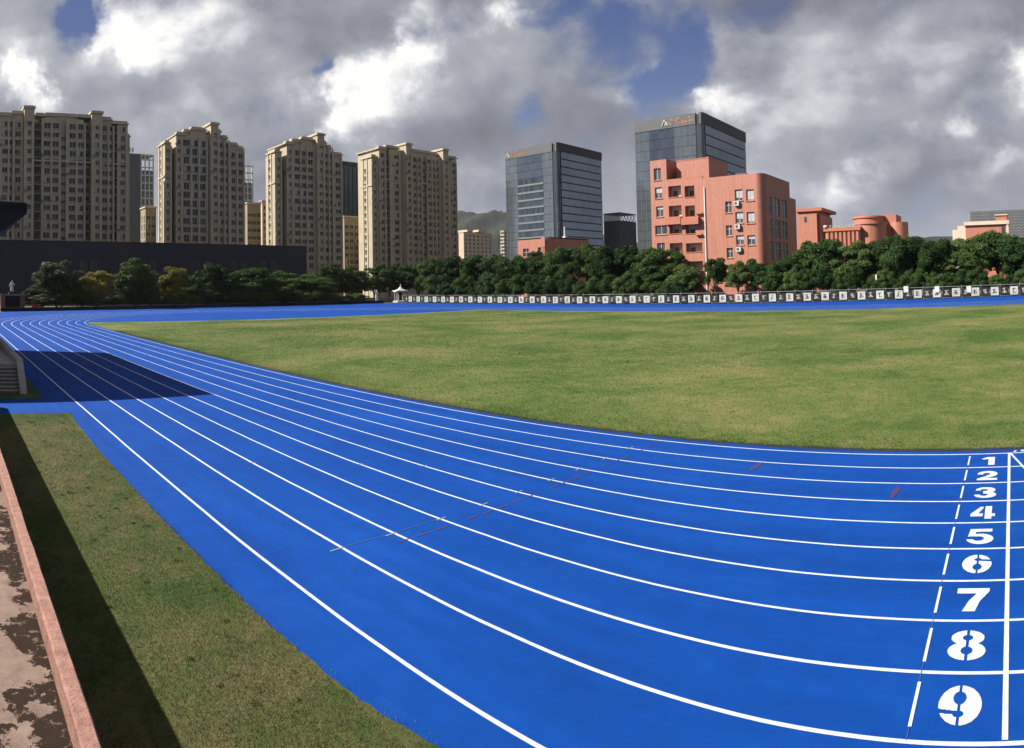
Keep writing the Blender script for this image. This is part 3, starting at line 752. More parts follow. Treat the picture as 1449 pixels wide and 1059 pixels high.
# left cluster round the bend
tree_px('G', 80, 370, 66, X=-152, label='grey-green bushy tree before the navy hall near the brick gate', group=None)
tree_px('Y', 139, 380, 46, X=-151, label='yellow-green tree between grey-green tree and big dark tree', group=None)
tree_px('R', 190, 366, 60, X=-154, label='big rounded dark tree between the two yellow-green trees', group=None)
tree_px('Y', 245, 374, 46, X=-156, label='yellow-green tree beside the wide dark evergreen clump', group=None)
tree_px('R2', 302, 369, 56, X=-157, label='tall dark evergreen tree left of the wide glossy one, before the navy hall', group=None)
tree_px('R2', 357, 376, 78, X=-158, label='wide low glossy dark evergreen tree before the navy hall end', group=None)
tree_px('R3', 438, 388, 76, X=-159, label='wide low green bush tree below the pale apartment tower', group=None)
tree_px('R', 462, 373, 50, X=-168, label='rounded green tree behind the wide low bush', group=None)
tree_px('R3', 497, 377, 52, X=-166, label='dark green tree next to the white statue', group=None)
tree_px('R', 532, 375, 50, X=-168, label='green tree behind the white statue', group=None)
tree_px('R2', 566, 370, 48, X=-176, label='dark tree behind the white pavilion', group=None)
tree_px('R', 592, 373, 44, X=-170, label='dark tree between pavilion and board fence', group=None)
tree_px('R3', 110, 390, 38, X=-156, label='low dark tree between grey-green tree and yellow-green tree', group=None)
tree_px('R2', 275, 386, 46, X=-163, label='low dark tree in the gap behind the yellow-green tree', group=None)
tree_px('R', 402, 383, 54, X=-166, label='dark tree behind the wide glossy evergreen', group=None)
tree_px('S2', 50, 405, 40, X=-150, label='low bush beside the brick gate', group=None, cat='shrub', name='shrub')
L4 = 'low leafy shrub along the dark kerb wall'
for i, px in enumerate(range(62, 600, 26)):
    Xp = -146.5 if px < 150 else (-152.5 if px < 480 else -156)
    if 520 < px < 590: continue
    tree_px(('G', 'S', 'S2')[i % 3] if px < 330 else ('S', 'S2')[i % 2], px+RND.uniform(-5, 5), 413+RND.uniform(-7, 6), 36, X=Xp, label=L4+(', below the navy hall' if px < 436 else ', near the white statue'), group='shrubs along the bend', cat='shrub', name='shrub')

# dark low kerb wall round the bend
pts = [(-129, 10.5), (-138.6, 30), (-144.6, 50), (-150.6, 72), (-150.6, 100), (-149, 112)]
mb = MB()
for (x0, y0), (x1, y1) in zip(pts[:-1], pts[1:]):
    mb.quad((x0, y0, -.02), (x1, y1, -.02), (x1, y1, .75), (x0, y0, .75)); mb.quad((x0, y0, .75), (x1, y1, .75), (x1-.4, y1, .75), (x0-.4, y0, .75))
    mb.quad((x0-.4, y0, -.02), (x1-.4, y1, -.02), (x1-.4, y1, .75), (x0-.4, y0, .75))
tag(mb.build('kerb_wall', M['kerbdark']), 'low dark kerb wall around the outer bend of the track', 'wall')

# ------------------------------------------------------------------ board fence with calligraphy panels
def glyph_mesh(seed, size, th, material):
    r = random.Random(seed); mb = MB()
    def stroke(x0, z0, x1, z1, w):
        L = math.hypot(x1-x0, z1-z0); nx, nz = -(z1-z0)/L*w/2, (x1-x0)/L*w/2
        mb.quad((x0-nx, 0, z0-nz), (x1-nx*.45, 0, z1-nz*.45), (x1+nx*.45, 0, z1+nz*.45), (x0+nx, 0, z0+nz))
    n = r.randint(2, 3)
    for k in range(n):
        z = .36-.72*k/max(1, n-1)+r.uniform(-.08, .08); a = r.uniform(.16, .40); x = r.uniform(-.08, .08); stroke((x-a)*size, z*size, (x+a)*size, (z+r.uniform(0, .1))*size, th)
    x = r.uniform(-.14, .14); stroke(x*size, .42*size, (x+r.uniform(-.05, .05))*size, -.42*size, th*1.15)
    if r.random() < .75: stroke(0, .1*size, -.40*size, -.38*size, th)
    if r.random() < .75: stroke(.02*size, .05*size, .42*size, -.36*size, th*1.2)
    if r.random() < .5: stroke(-.3*size, .34*size, -.2*size, .1*size, th)
    return mb.mesh('character', material)
GL = {(s, c): glyph_mesh(40+s, .95, .12, M['ink'] if c else M['board']) for s in range(14) for c in (0, 1)}
bf = empty('board_fence', (-70, FENCE_Y, 0), 'steel fence hung with alternating white and black calligraphy boards beside the far track', 'fence')
mbw = MB().box(-.70, .70, -.03, .03, -.72, .72).mesh('board', M['board'])
mbk = MB().box(-.72, .72, -.02, .02, -.70, .70).mesh('board', M['black'])
x = 7.0; k = 0
while x > -149:
    w = k % 2 == 0
    b = inst('board', mbw if w else mbk, bf, (x, FENCE_Y+RND.uniform(-.02, .02), .98+RND.uniform(-.04, .04)))
    gme = GL[(k*5 % 14, 1 if w else 0)]
    inst('character', gme, b, (x, FENCE_Y-.05, .98), 0)
    x -= 1.70; k += 1
x = 8.0
pm = MB().box(-.035, .035, -.035, .035, -.02, 2.35).mesh('post', M['steel'])
while x > -150:
    inst('post', pm, bf, (x, FENCE_Y+.12, 0)); x -= 3.4
MB().box(-150, 9, FENCE_Y+.09, FENCE_Y+.15, 2.02, 2.10).build('rail', M['steel'], bf)
MB().box(-150, 9, FENCE_Y+.09, FENCE_Y+.15, .10, .16).build('rail', M['steel'], bf)
MB().box(-150, 9, FENCE_Y+.25, FENCE_Y+.42, -.02, .30).build('base_wall', M['kerbdark'], bf)
for px in (1282, 1326, 1371):
    xx, zz = onY(px, 409.5, FENCE_Y-.1)
    MB().box(xx-.42, xx+.42, FENCE_Y-.16, FENCE_Y-.09, zz-.55, zz+.55).build('notice', M['white'], bf)
# small flag, poles
xx, z1 = onY(929, 405, 121); fl = empty('flag_pole', (xx, 121, 0), 'small white flag on a short pole before the dark trees', 'flag')
MB().tube([(xx, 121, 0), (xx, 121, z1+.2)], [.03, .025], 6).build('pole', M['steel'], fl)
mb = MB(); mb.quad((xx, 121, z1+.1), (xx, 121, z1-1.0), (xx-.55, 120.9, z1-1.1), (xx-.3, 121.05, z1-.35)); mb.build('flag', M['white'], fl)
xx, z1 = onY(1240, 396, 120.4); pl = empty('lamp_post', (xx, 120.4, 0), 'short white lamp post rising behind the boards in front of trees', 'lamp post')
MB().tube([(xx, 120.4, 0), (xx, 120.4, z1)], [.08, .06], 8).build('pole', M['white'], pl)
MB().box(xx-.14, xx+.14, 120.26, 120.54, z1, z1+.9).build('lamp_head', M['white'], pl)

# ------------------------------------------------------------------ pavilion, statues, brick gate
PX, PY = -153.0, onX(567, 424, -153)[0]
pv = empty('pavilion', (PX, PY, 0), 'small white pavilion with upswept pointed roof before dark trees', 'pavilion')
rp = math.hypot(PX, PY)/F
MB().lathe(PX, PY, [(2.3, -.02), (2.3, .35), (2.1, .35), (2.1, .4)], 6).build('base', M['marble'], pv)
for k in range(6):
    t = math.pi/3*k; MB().tube([(PX+1.65*math.cos(t), PY+1.65*math.sin(t), .35), (PX+1.65*math.cos(t), PY+1.65*math.sin(t), 3.0)], [.13, .12], 8).build('column', M['marble'], pv)
mb = MB(); n = 24; rings = [(2.15, 2.95), (1.5, 3.3), (.8, 3.75), (.25, 4.35), (.05, 4.5)]
for r_, z in rings:
    for j in range(n):
        t = 2*math.pi*j/n; c = .5+.5*math.cos(6*t); e = (r_/2.15)**3
        mb.v.append((PX+math.cos(t)*r_*(1+.12*c*e), PY+math.sin(t)*r_*(1+.12*c*e), z+.42*(c**3)*e))
for k in range(len(rings)-1):
    for j in range(n):
        a = k*n+j; b = k*n+(j+1) % n; mb.f.append((a, b, b+n, a+n)); mb.mi.append(0)
mb.f.append(tuple(reversed(range(n)))); mb.mi.append(0)
rf = mb.build('roof', M['marble'], pv, smooth=False)
MB().lathe(PX, PY, [(.10, 4.45), (.2, 4.7), (.1, 4.95), (.03, 5.25)], 8).build('finial', M['marble'], rf)
def statue(x, y, z0, s, label, seed):
    """robed standing figure, one skin"""
    st = empty('statue', (x, y, 0), label, 'statue')
    MB().box(x-.55*s, x+.55*s, y-.55*s, y+.55*s, -.02, z0).build('pedestal', M['marble'] if z0 < 1.2 else M['kerbdark'], st)
    J = [((0, 0, 0), .34), ((0, 0, .5), .28), ((.02, 0, .95), .22), ((.02, 0, 1.25), .25), ((.02, 0, 1.45), .20), ((.03, 0, 1.56), .08), ((.05, 0, 1.72), .125), ((.05, 0, 1.86), .09),
         ((0, .26, 1.40), .09), ((.10, .42, 1.15), .075), ((.28, .40, 1.28), .06), ((0, -.26, 1.40), .09), ((.06, -.38, 1.62 if seed else 1.1), .075), ((.12, -.44, 1.95 if seed else .82), .06)]
    E_ = [(0, 1), (1, 2), (2, 3), (3, 4), (4, 5), (5, 6), (6, 7), (4, 8), (8, 9), (9, 10), (4, 11), (11, 12), (12, 13)]
    me = bpy.data.meshes.new('figure'); me.from_pydata([(x*0+p[0]*s, p[1]*s, z0+p[2]*s) for p, _ in J], E_, []); me.materials.append(M['marble'])
    o = bpy.data.objects.new('figure', me); col.objects.link(o); o.parent = st
    o.modifiers.new('skin', 'SKIN'); o.modifiers.new('sub', 'SUBSURF').render_levels = 2
    for sv, (p, r_) in zip(me.skin_vertices[0].data, J): sv.radius = (r_*s, r_*s)
    me.skin_vertices[0].data[0].use_root = True
    return st
yy, zz = onX(533, 427, -156); statue(-156, yy, .35, 1.75, 'white stone figure with raised arm at the edge of the far blue track', 1)
yy, zz = onX(17, 411, -150); statue(-150, yy, 3.5, 1.4, 'white stone figure on a tall dark plinth behind the brick gate', 0)

gx, gy0, gy1 = -134.0, 10.9, 15.7
bgate = empty('brick_gate', (gx, 13.2, 0), 'small red-brown brick gate with dark opening beside the end of the track', 'gate')
def brick_pier(y0, y1, z1):
    p = MB().box(gx-1.0, gx, y0, y1, -.02, z1).build('pier', M['brick'], bgate)
    return p
brick_pier(gy0, gy0+.9, 2.9); brick_pier(gy1-.9, gy1, 2.9)
MB().box(gx-1.1, gx+.06, gy0-.1, gy1+.1, 2.9, 3.25).build('lintel', M['brick'], bgate)
MB().box(gx-.9, gx-.75, gy0+.9, gy1-.9, -.02, 2.9).build('shutter', M['kerbdark'], bgate)
ob = empty('barrier', (-136.2, 18.3, 0), 'small red barrier board standing by the brick gate', 'barrier')
MB().box(-136.3, -136.1, 17.4, 19.2, .35, 1.15).build('panel', M['redobj'], ob)
for y in (17.6, 19.0): MB().box(-136.45, -135.95, y-.05, y+.05, -.02, .4).build('foot', M['kerbdark'], ob)

# ------------------------------------------------------------------ navy sports hall
nh = empty('sports_hall', (-178, 45, 0), 'long low navy-clad sports hall behind the trees of the bend', 'building')
NX, NY0, NY1, NZ = -182.0, -40.0, 106.9, 17.0
MB().box(NX-22, NX, NY0, NY1, -.02, NZ).build('wall', M['navy'], nh)
for k in range(24):
    MB().box(NX, NX+.07, NY0+6*k+.4, NY0+6*k+.5, .1, 9.4).build('cladding_joint', M['navy2'], nh)
for k in range(11):
    MB().box(NX, NX+.10, NY0+.1, NY1-.1, 9.6+k*.62, 9.6+k*.62+.09).build('cladding_rib', M['navy2'], nh)
MB().box(NX-22.2, NX+.25, NY0-.2, NY1+.2, NZ, NZ+.3).build('coping', M['navy2'], nh)
def win_mesh(name, w, h, mats, fr=.07, d=.10, mull=1, sill=True, trans=False):
    """window facing -y, centred on its own origin; slot 0 frame, slot 1 glass"""
    mb = MB(); a, b = w/2, h/2
    mb.quad((-a, -.012, -b), (a, -.012, -b), (a, -.012, b), (-a, -.012, b), m=1)
    mb.box(-a-fr, -a, -d, 0, -b-fr, b+fr); mb.box(a, a+fr, -d, 0, -b-fr, b+fr)
    mb.box(-a, a, -d, 0, b, b+fr); mb.box(-a-(fr if sill else 0)-.06, a+fr+.06, -d-.12, 0, -b-fr-.08, -b) if sill else mb.box(-a, a, -d, 0, -b-fr, -b)
    for k in range(mull):
        x = -a+w*(k+1)/(mull+1); mb.box(x-.03, x+.03, -.05, 0, -b, b)
    if trans: mb.box(-a, a, -.05, 0, b*.35-.03, b*.35+.03)
    return mb.mesh(name, mats)
hw = win_mesh('window', 1.5, 2.4, [M['greydark'], M['aptgreen']], .1, .12, 1)
for px in (118, 133, 217, 277, 294, 330, 346, 372, 388):
    yy, zz = onX(px, 376, NX); inst('window', hw, nh, (NX, yy, zz), math.pi/2)

# ------------------------------------------------------------------ apartment towers
def small_win(w, h, gm='aptwin', drop=0):
    """small far window: proud surround on three sides, set-back pane"""
    mb = MB(); a, b = w/2, h/2
    mb.quad((-a, -.02, -b), (a, -.02, -b), (a, -.02, b), (-a, -.02, b), m=1)
    mb.box(-a-.12, a+.12, -.22, 0, -b-.22, -b); mb.box(-a-.1, a+.1, -.14, 0, b, b+.16)
    mb.box(-.05, .05, -.08, -.021, -b, b)
    if drop: mb.quad((-a+.1, -.03, b-h*drop), (-.08, -.03, b-h*drop), (-.08, -.03, b), (-a+.1, -.03, b), m=2)
    return mb.mesh('window', [M['aptframe'], M[gm], M['curtain']])
AC = MB().box(-.45, .45, -.55, -.1, -.35, .35).mesh('air_conditioner', M['grey'])
SW = {k: [small_win(*k), small_win(*k), small_win(*k, 'aptgreen'), small_win(*k, 'aptwin', .9), small_win(k[0]*.8, k[1]*1.1), small_win(k[0]*1.05, k[1]*.85, 'aptgreen')] for k in ((1.5, 1.65), (1.2, 1.5), (2.0, 1.75), (.9, 1.4), (2.4, 2.1))}
AX = -218.0
def ycol(px): return onX(px, 270, AX)[0]
class Tower:
    def __init__(s, label, y0, y1, depth=16):
        s.o = empty('apartment_tower', (AX-8, (y0+y1)/2, 0), label, 'building', 'tall beige apartment towers'); s.depth = depth
        s.wall = MB(); s.r = random.Random(int(y0*10)); s.back = AX-depth
    def bay(s, p0, p1, off, top):
        s.wall.box(s.back, AX+off, ycol(p0), ycol(p1), -.02, top)
    def crown(s, p0, p1, off, top):
        y0, y1 = ycol(p0), ycol(p1)
        MB().box(s.back-.2, AX+off+.45, y0-.3, y1+.3, top, top+.45).build('cornice', M['apt2'], s.o)
        MB().box(AX+off-2.2, AX+off+.15, y0+.15, y1-.15, top+.45, top+1.15).build('roof_parapet', M['apt'], s.o)
    def pier(s, p0, p1, off, top):
        y0, y1 = ycol(p0), ycol(p1)
        off += .6
        p = MB().box(AX-6, AX+off, y0, y1, -.02, top).build('pier', M['apt'], s.o)
        MB().box(AX-6.3, AX+off+.4, y0-.35, y1+.35, top, top+.7).build('pier_cap', M['apt2'], p)
        MB().box(AX+off, AX+off+.25, y0-.02, y1+.02, top-4.2, top-3.8).build('pier_cap', M['apt2'], p)
        MB().box(AX-5.8, AX+off-.2, y0+.3, y1-.3, top+.7, top+1.0).build('pier_cap', M['apt2'], p)
    def loggia(s, p0, p1, off, top, z0=8.0):
        y0, y1 = ycol(p0), ycol(p1)
        s.wall.box(s.back, AX+off-2.6, y0, y1, -.02, top)
        z = z0
        while z < top-2:
            b = MB().box(AX+off-2.59, AX+off-.2, y0+.02, y1-.02, z, z+.18).build('balcony', M['apt2'], s.o)
            MB().box(AX+off-.28, AX+off-.2, y0+.02, y1-.02, z+.18, z+1.1).build('railing', M['aptgreen'], b)
            mbq = MB(); mbq.quad((AX+off-2.57, y0+.25, z+.3), (AX+off-2.57, y1-.25, z+.3), (AX+off-2.57, y1-.25, z+2.6), (AX+off-2.57, y0+.25, z+2.6)); mbq.build('balcony_door', M['aptwin'], b)
            z += 3.0
    def windows(s, cols, off, z0, z1, size=(1.5, 1.65)):
        for px in cols:
            z = z0
            while z < z1:
                inst('window', s.r.choice(SW[size]), s.o, (AX+off, ycol(px)+s.r.uniform(-.12, .12), z), math.pi/2); z += 3.0
                if s.r.random() < .16: inst('air_conditioner', AC, s.o, (AX+off, ycol(px)-size[0]/2-.55, z-3.7), math.pi/2)
            MB().box(AX+off, AX+off+.5, ycol(px)+size[0]/2+.30, ycol(px)+size[0]/2+.80, -.02, z1+.6).build('pilaster', M['apt2'], s.o)
    def band(s, p0, p1, off, z, h=.5):
        MB().box(AX-3, AX+off+.28, ycol(p0), ycol(p1), z, z+h).build('string_course', M['apt2'], s.o)
    def side(s, y, x0, x1, z0, z1, n=1):
        """windows and pilasters on the sunlit end wall that faces -y"""
        xm = (x0+x1)/2
        for xx in (x0+.35, x1-.35): MB().box(xx-.3, xx+.3, y-.3, y, -.02, z1).build('pilaster', M['apt2'], s.o)
    def done(s): s.wall.build('wall', M['apt'], s.o)
TOP = 60.5
t1 = Tower('widest beige apartment tower rising behind the navy hall beside the canopy', 5, 61)
t1.bay(-60, 15, 0, 60.2); t1.crown(-60, 15, 0, 60.2); t1.bay(15, 33, -.6, 61.0); t1.crown(15, 33, -.6, 61.0)
t1.pier(33, 47, 1.1, 62.6); t1.loggia(47, 58, 0, 59.4); t1.bay(58, 84, .1, 60.0); t1.crown(50, 63, -.5, 60.6)
t1.loggia(84, 93, -.6, 58); t1.bay(93, 118, .1, 60.0); t1.loggia(118, 128, 0, 60); t1.pier(128, 143, 1.1, 62.0)
t1.bay(63, 112, -1.2, 61.0); t1.crown(63, 112, -1.2, 61.0); t1.crown(108, 127, -.4, 60.8)
t1.bay(143, 158, -.3, 60.4); t1.crown(143, 158, -.3, 60.4); t1.loggia(158, 166, -.4, 59.6); t1.bay(166, 181, -.3, 59.2); t1.crown(158, 181, -.3, 59.3); t1.bay(181, 186, -2.2, 55.6); t1.crown(181, 186, -2.2, 55.6)
t1.band(47, 128, .1, 45.6); t1.band(143, 181, -.3, 45.6, .35); t1.band(-60, 33, 0, 52.5)
t1.windows([6, 13], 0, 18.5, 58); t1.windows([25], -.6, 18.5, 59); t1.windows([40, 136], 1.7, 18.5, 60, (1.2, 1.5)); t1.windows([66, 78, 102, 113], .1, 18.5, 58, (2.0, 1.75)); t1.windows([148, 155, 174], -.3, 18.5, 58); t1.done()

t2 = Tower('beige apartment tower with stepped gable and single pier beside the blue slab tower', 73, 103, 14)
def end_block(t, p0, p1, pback, top, off):
    """projecting end block whose narrow sunlit face looks along the sun"""
    y0, y1 = ycol(p0), ycol(p1)
    yA = y0; d = RAY(pback, 270); xb = d.x*(yA/d.y)
    MB().box(xb, AX+off, yA, y1, -.02, top).build('end_block', M['apt'], t.o)
    MB().box(xb-.4, AX+off+.4, yA-.4, y1+.1, top, top+.5).build('cornice', M['apt2'], t.o)
    MB().box(xb+.6, AX+off-.4, yA+.2, y1-.4, top+.5, top+1.4).build('roof_parapet', M['apt'], t.o)
    for z in (top-11.5, 10.5): MB().box(xb-.25, AX+off+.25, yA-.28, y1+.02, z, z+.45).build('string_course', M['apt2'], t.o)
    w = AX+off-xb
    for fr in (.16, .55):
        MB().box(xb+w*fr-.35, xb+w*fr+.35, yA-.22, yA-.001, -.02, top-.01).build('pilaster', M['apt2'], t.o)
    z = 12.5
    while z < top-2:
        inst('window', SW[(1.2, 1.5)][0], t.o, (xb+w*.36, yA, z)); z += 3.0
end_block(t2, 234.7, 243, 224, 54.0, -1.0)
t2.windows([239], -1.0, 18.5, 52, (.9, 1.4))
t2.bay(243, 249, -5, 54.6)
t2.bay(249, 257, .2, 57.0); t2.crown(249, 262, .2, 57.0); t2.bay(257, 293, 0, 57.4); t2.bay(262, 271, -1.6, 58.6); t2.crown(262, 271, -1.6, 58.6)
t2.bay(271, 293, -.7, 59.4); t2.crown(271, 293, -.7, 59.4)
t2.windows([264, 275, 286], 0, 18.5, 56, (2.4, 2.1))
t2.pier(295.7, 306.5, 1.3, 61.3); t2.bay(293, 296, -.4, 58); t2.bay(306, 322, 0, 57.2); t2.bay(306, 314, -.8, 59.4); t2.crown(306, 314, -.8, 59.4); t2.crown(314, 322, 0, 57.2)
t2.loggia(322, 326, -.3, 55); t2.bay(326, 337, -.3, 55.0); t2.crown(324, 337, -.3, 55.0); t2.bay(337, 346, -.8, 54.0); t2.crown(337, 346, -.8, 54.0)
t2.band(257, 322, .15, 46.5, .4); t2.band(326, 346, -.3, 46.5, .35); t2.windows([253], .2, 18.5, 55, (.9, 1.4)); t2.windows([302], 1.9, 18.5, 59, (1.2, 1.5)); t2.windows([312.7, 319], 0, 18.5, 56); t2.windows([331], -.3, 18.5, 54); t2.windows([341.5], -.8, 18.5, 53); t2.done()

t3 = Tower('beige apartment tower between the teal glass tower and the stepped-gable tower', 115, 145, 14)
end_block(t3, 391, 400.7, 378, 54.2, -1.0); t3.windows([396], -1.0, 15.5, 52, (.9, 1.4))
t3.bay(400.7, 405.6, -5, 54.6)
t3.bay(405.6, 414.6, .3, 57.4); t3.crown(404, 416, .3, 57.4); t3.bay(414.6, 445, 0, 57.6); t3.bay(416, 428, -1.5, 59); t3.crown(416, 428, -1.5, 59.0); t3.bay(428, 445, -.7, 60.0); t3.crown(428, 445, -.7, 60.0)
t3.pier(446, 456, 1.3, 61.8); t3.bay(445, 446.5, -.4, 59); t3.bay(456, 469, 0, 57.8); t3.crown(456, 463, -.4, 59.3); t3.bay(456, 463, -.5, 59.3); t3.crown(463, 469, 0, 57.8)
t3.loggia(469, 473, -.3, 55.6); t3.bay(473, 485, -.4, 55.4); t3.crown(471, 485, -.4, 55.4)
t3.band(405.6, 469, .2, 46.5, .4); t3.band(473, 485, -.4, 46.5, .35)
t3.windows([410], .3, 12.5, 56, (.9, 1.4)); t3.windows([420.5, 429.4, 439.4], 0, 12.5, 57, (2.0, 1.75)); t3.windows([451], 1.9, 12.5, 59, (1.2, 1.5)); t3.windows([461, 466.5], 0, 12.5, 57); t3.windows([479], -.4, 12.5, 54, (2.0, 1.75)); t3.done()

t4 = Tower('beige apartment tower with two flat-topped piers beside the wooded hill', 160, 205, 15)
end_block(t4, 528.7, 537, 511.6, 56.4, -1.2); t4.windows([533], -1.2, 12.5, 55, (.9, 1.4))
t4.bay(537, 547, 0, 60.0); t4.crown(536, 547, 0, 60.0); t4.loggia(547, 551.5, 0, 60); t4.bay(551.5, 569, 0, 60.6); t4.crown(547, 566, -.4, 61.0)
t4.pier(569, 577, 2.4, 62.6); t4.loggia(577, 582, 0, 59.5); t4.bay(582, 597, .1, 59.8); t4.bay(580, 622, -1.4, 61.2); t4.crown(580, 622, -1.4, 61.2); t4.loggia(597, 604, -.5, 58.5)
t4.bay(604, 622.5, .1, 59.8); t4.pier(622.5, 630, 1.8, 62.8); t4.bay(630, 636, 0, 60.4); t4.loggia(636, 639, -.3, 60); t4.bay(639, 647, -.3, 60.0); t4.crown(630, 647, -.2, 60.4)
t4.band(537, 569, .1, 47.5, .4); t4.band(577, 622, .2, 47.5, .4); t4.band(630, 647, .1, 47.5, .4); t4.band(537, 622, .15, 10.5, .4)
t4.windows([541.5], 0, 12.5, 58); t4.windows([561], 0, 12.5, 59, (2.0, 1.75)); t4.windows([573], 3.0, 12.5, 60, (1.2, 1.5)); t4.windows([587, 593], .1, 12.5, 58); t4.windows([607.6, 613, 618.5], .1, 12.5, 58)
t4.windows([626.5], 2.4, 12.5, 60, (1.2, 1.5)); t4.windows([633], 0, 12.5, 58); t4.windows([643], -.3, 12.5, 58); t4.done()

# ------------------------------------------------------------------ lower and farther blocks between them
def simple_block(name, label, x0, x1, y0, y1, z, wm, win=None, cols=0, face='x', floors=3.0, z0=10.0, crown=None, ledge=True, group=None):
    o = empty(name, ((x0+x1)/2, (y0+y1)/2, 0), label, 'building', group)
    MB().box(x0, x1, y0, y1, -.02, z).build('wall', wm, o)
    if ledge: MB().box(x0-.3, x1+.3, y0-.3, y1+.3, z, z+.5).build('roof', M['apt2'] if wm in (M['apt'], M['aptdark'], M['cream'], M['pinkish']) else M['tower_line'], o)
    if win:
        zz = z0
        while zz < z-1.6:
            for k in range(cols):
                if 'x' in face: inst('window', RND.choice(win), o, (x1, y0+(y1-y0)*(k+.5)/cols, zz), math.pi/2)
                if 'y' in face: inst('window', RND.choice(win), o, (x0+(x1-x0)*(k+.5)/cols, y0, zz), 0)
            zz += floors
    return o
def pxblock(px0, pxc, px1, top, X, **kw):
    """block whose -y face runs px0..pxc and whose +x face (at X) runs pxc..px1"""
    y0, z = onX(pxc, top, X); y1 = onX(px1, top, X)[0]; d = RAY(px0, top); x0 = d.x*(y0/d.y)
    if y1 < y0: y1 = y0+8
    return simple_block(x0=x0, x1=X, y0=y0, y1=y1, z=z, **kw)
pxblock(199, 206, 221, 294, -236, name='apartment_block', label='low sunlit beige block beside the stepped-gable tower', wm=M['aptdark'], win=SW[(1.2, 1.5)], cols=2, face='xy', z0=21)
pxblock(345, 350, 369, 288, -240, name='apartment_block', label='low beige block filling the gap between the second and third tower', wm=M['aptdark'], win=SW[(1.5, 1.65)], cols=3, z0=21)
pxblock(367, 371, 378, 285, -262, name='apartment_block', label='narrow pale block edge behind the third tower', wm=M['pinkish'], win=SW[(.9, 1.4)], cols=1, z0=24)
pxblock(484, 487, 514, 307, -240, name='apartment_block', label='low beige block below the teal glass tower', wm=M['aptdark'], win=SW[(1.5, 1.65)], cols=4, z0=12)
# slab with white lattice, behind first gap
ot = empty('office_slab', (-300, 90, 0), 'dark blue slab tower with pale lattice frame between the two left towers', 'building')
X = -300; ya, za = onX(183, 217, X); yb, _ = onX(199, 217, X); yc2, zc = onX(218, 219, X)
MB().box(X-12, X, ya-6, yb, -.02, za).build('wall', M['slab'], ot)
MB().box(X-10, X-.6, yb, yc2-.3, -.02, zc-7.5).build('glazing', M['teal'], ot)
for k in range(4):
    y = yb+.3+(yc2-yb-.6)*k/3; MB().box(X-.6, X, y-.25, y+.25, -.02, zc).build('fin', M['white'], ot)
for z in np.arange(24, zc, 3.6): MB().box(X-.6, X-.05, yb, yc2, z, z+.6).build('slab_edge', M['white'], ot)
MB().box(X-10, X-.02, yb, yc2, zc-.6, zc+.02).build('crown_beam', M['white'], ot)
MB().tube([(X-3, ya+2, za), (X-3, ya+2, za+2.6)], [.15, .1], 6).build('mast', M['steel'], ot)
mb = MB(); mb.box(X-3.1, X-2.9, ya+.8, ya+1.4, za+1.4, za+3.4); mb.box(X-3.1, X-2.9, ya+2.2, ya+2.8, za+1.4, za+3.4); mb.build('dish', M['grey'], ot)
ot = empty('lattice_tower', (-300, 140, 0), 'white open lattice tower top peeking out beside the stepped-gable tower', 'building')
ya, za = onX(344, 232, X); yb, zb = onX(357.5, 232, X)
MB().box(X-10, X-.5, ya-4, yb-.4, -.02, za-9).build('glazing', M['teal'], ot)
for k in range(4):
    y = ya-3+(yb-ya+3)*k/3; MB().box(X-.5, X, y-.3, y+.3, -.02, za).build('fin', M['white'], ot)
for z in np.arange(30, za+.3, 3.4): MB().box(X-.5, X-.05, ya-4, yb, z, z+.55).build('slab_edge', M['white'], ot)
ot = empty('glass_tower', (-310, 225, 0), 'teal glass tower with open roof frame between the beige towers', 'building')
X = -310; ya, za = onX(484, 236, X); yb, _ = onX(514, 236, X)
MB().box(X-14, X, ya-4, yb+6, -.02, za).build('wall', M['teal'], ot)
for k in range(9):
    y = ya-4+(yb-ya+8)*k/8; MB().box(X, X+.5, y-.35, y+.35, -.02, za+(2.5 if k % 2 else .5)).build('fin', M['slab'], ot)
MB().box(X-14, X+.6, ya-4, yb+6, za+2.5, za+3.1).build('crown_beam', M['slab'], ot)
# hazy far apartments
o = pxblock(649, 656, 696, 329, -400, name='distant_apartment', label='distant pink-beige apartment row below the wooded hill', wm=M['pinkish'], win=SW[(2.0, 1.75)], cols=7, face='x', z0=6, floors=3.2)
o = pxblock(708, 713, 726, 327, -420, name='distant_apartment', label='distant cream apartment block beside the left glass office tower', wm=M['cream'], win=SW[(2.0, 1.75)], cols=3, face='xy', z0=6, floors=3.2)
for (pa, pb, dz) in ((660, 668, 2.2), (676, 686, 2.2)):
    y0, z = onX(pa, 329, -400); y1 = onX(pb, 329, -400)[0]
    MB().box(-412, -399, y0, y1, z+.5, z+dz).build('roof_turret', M['pinkish'], bpy.data.objects['distant_apartment'])

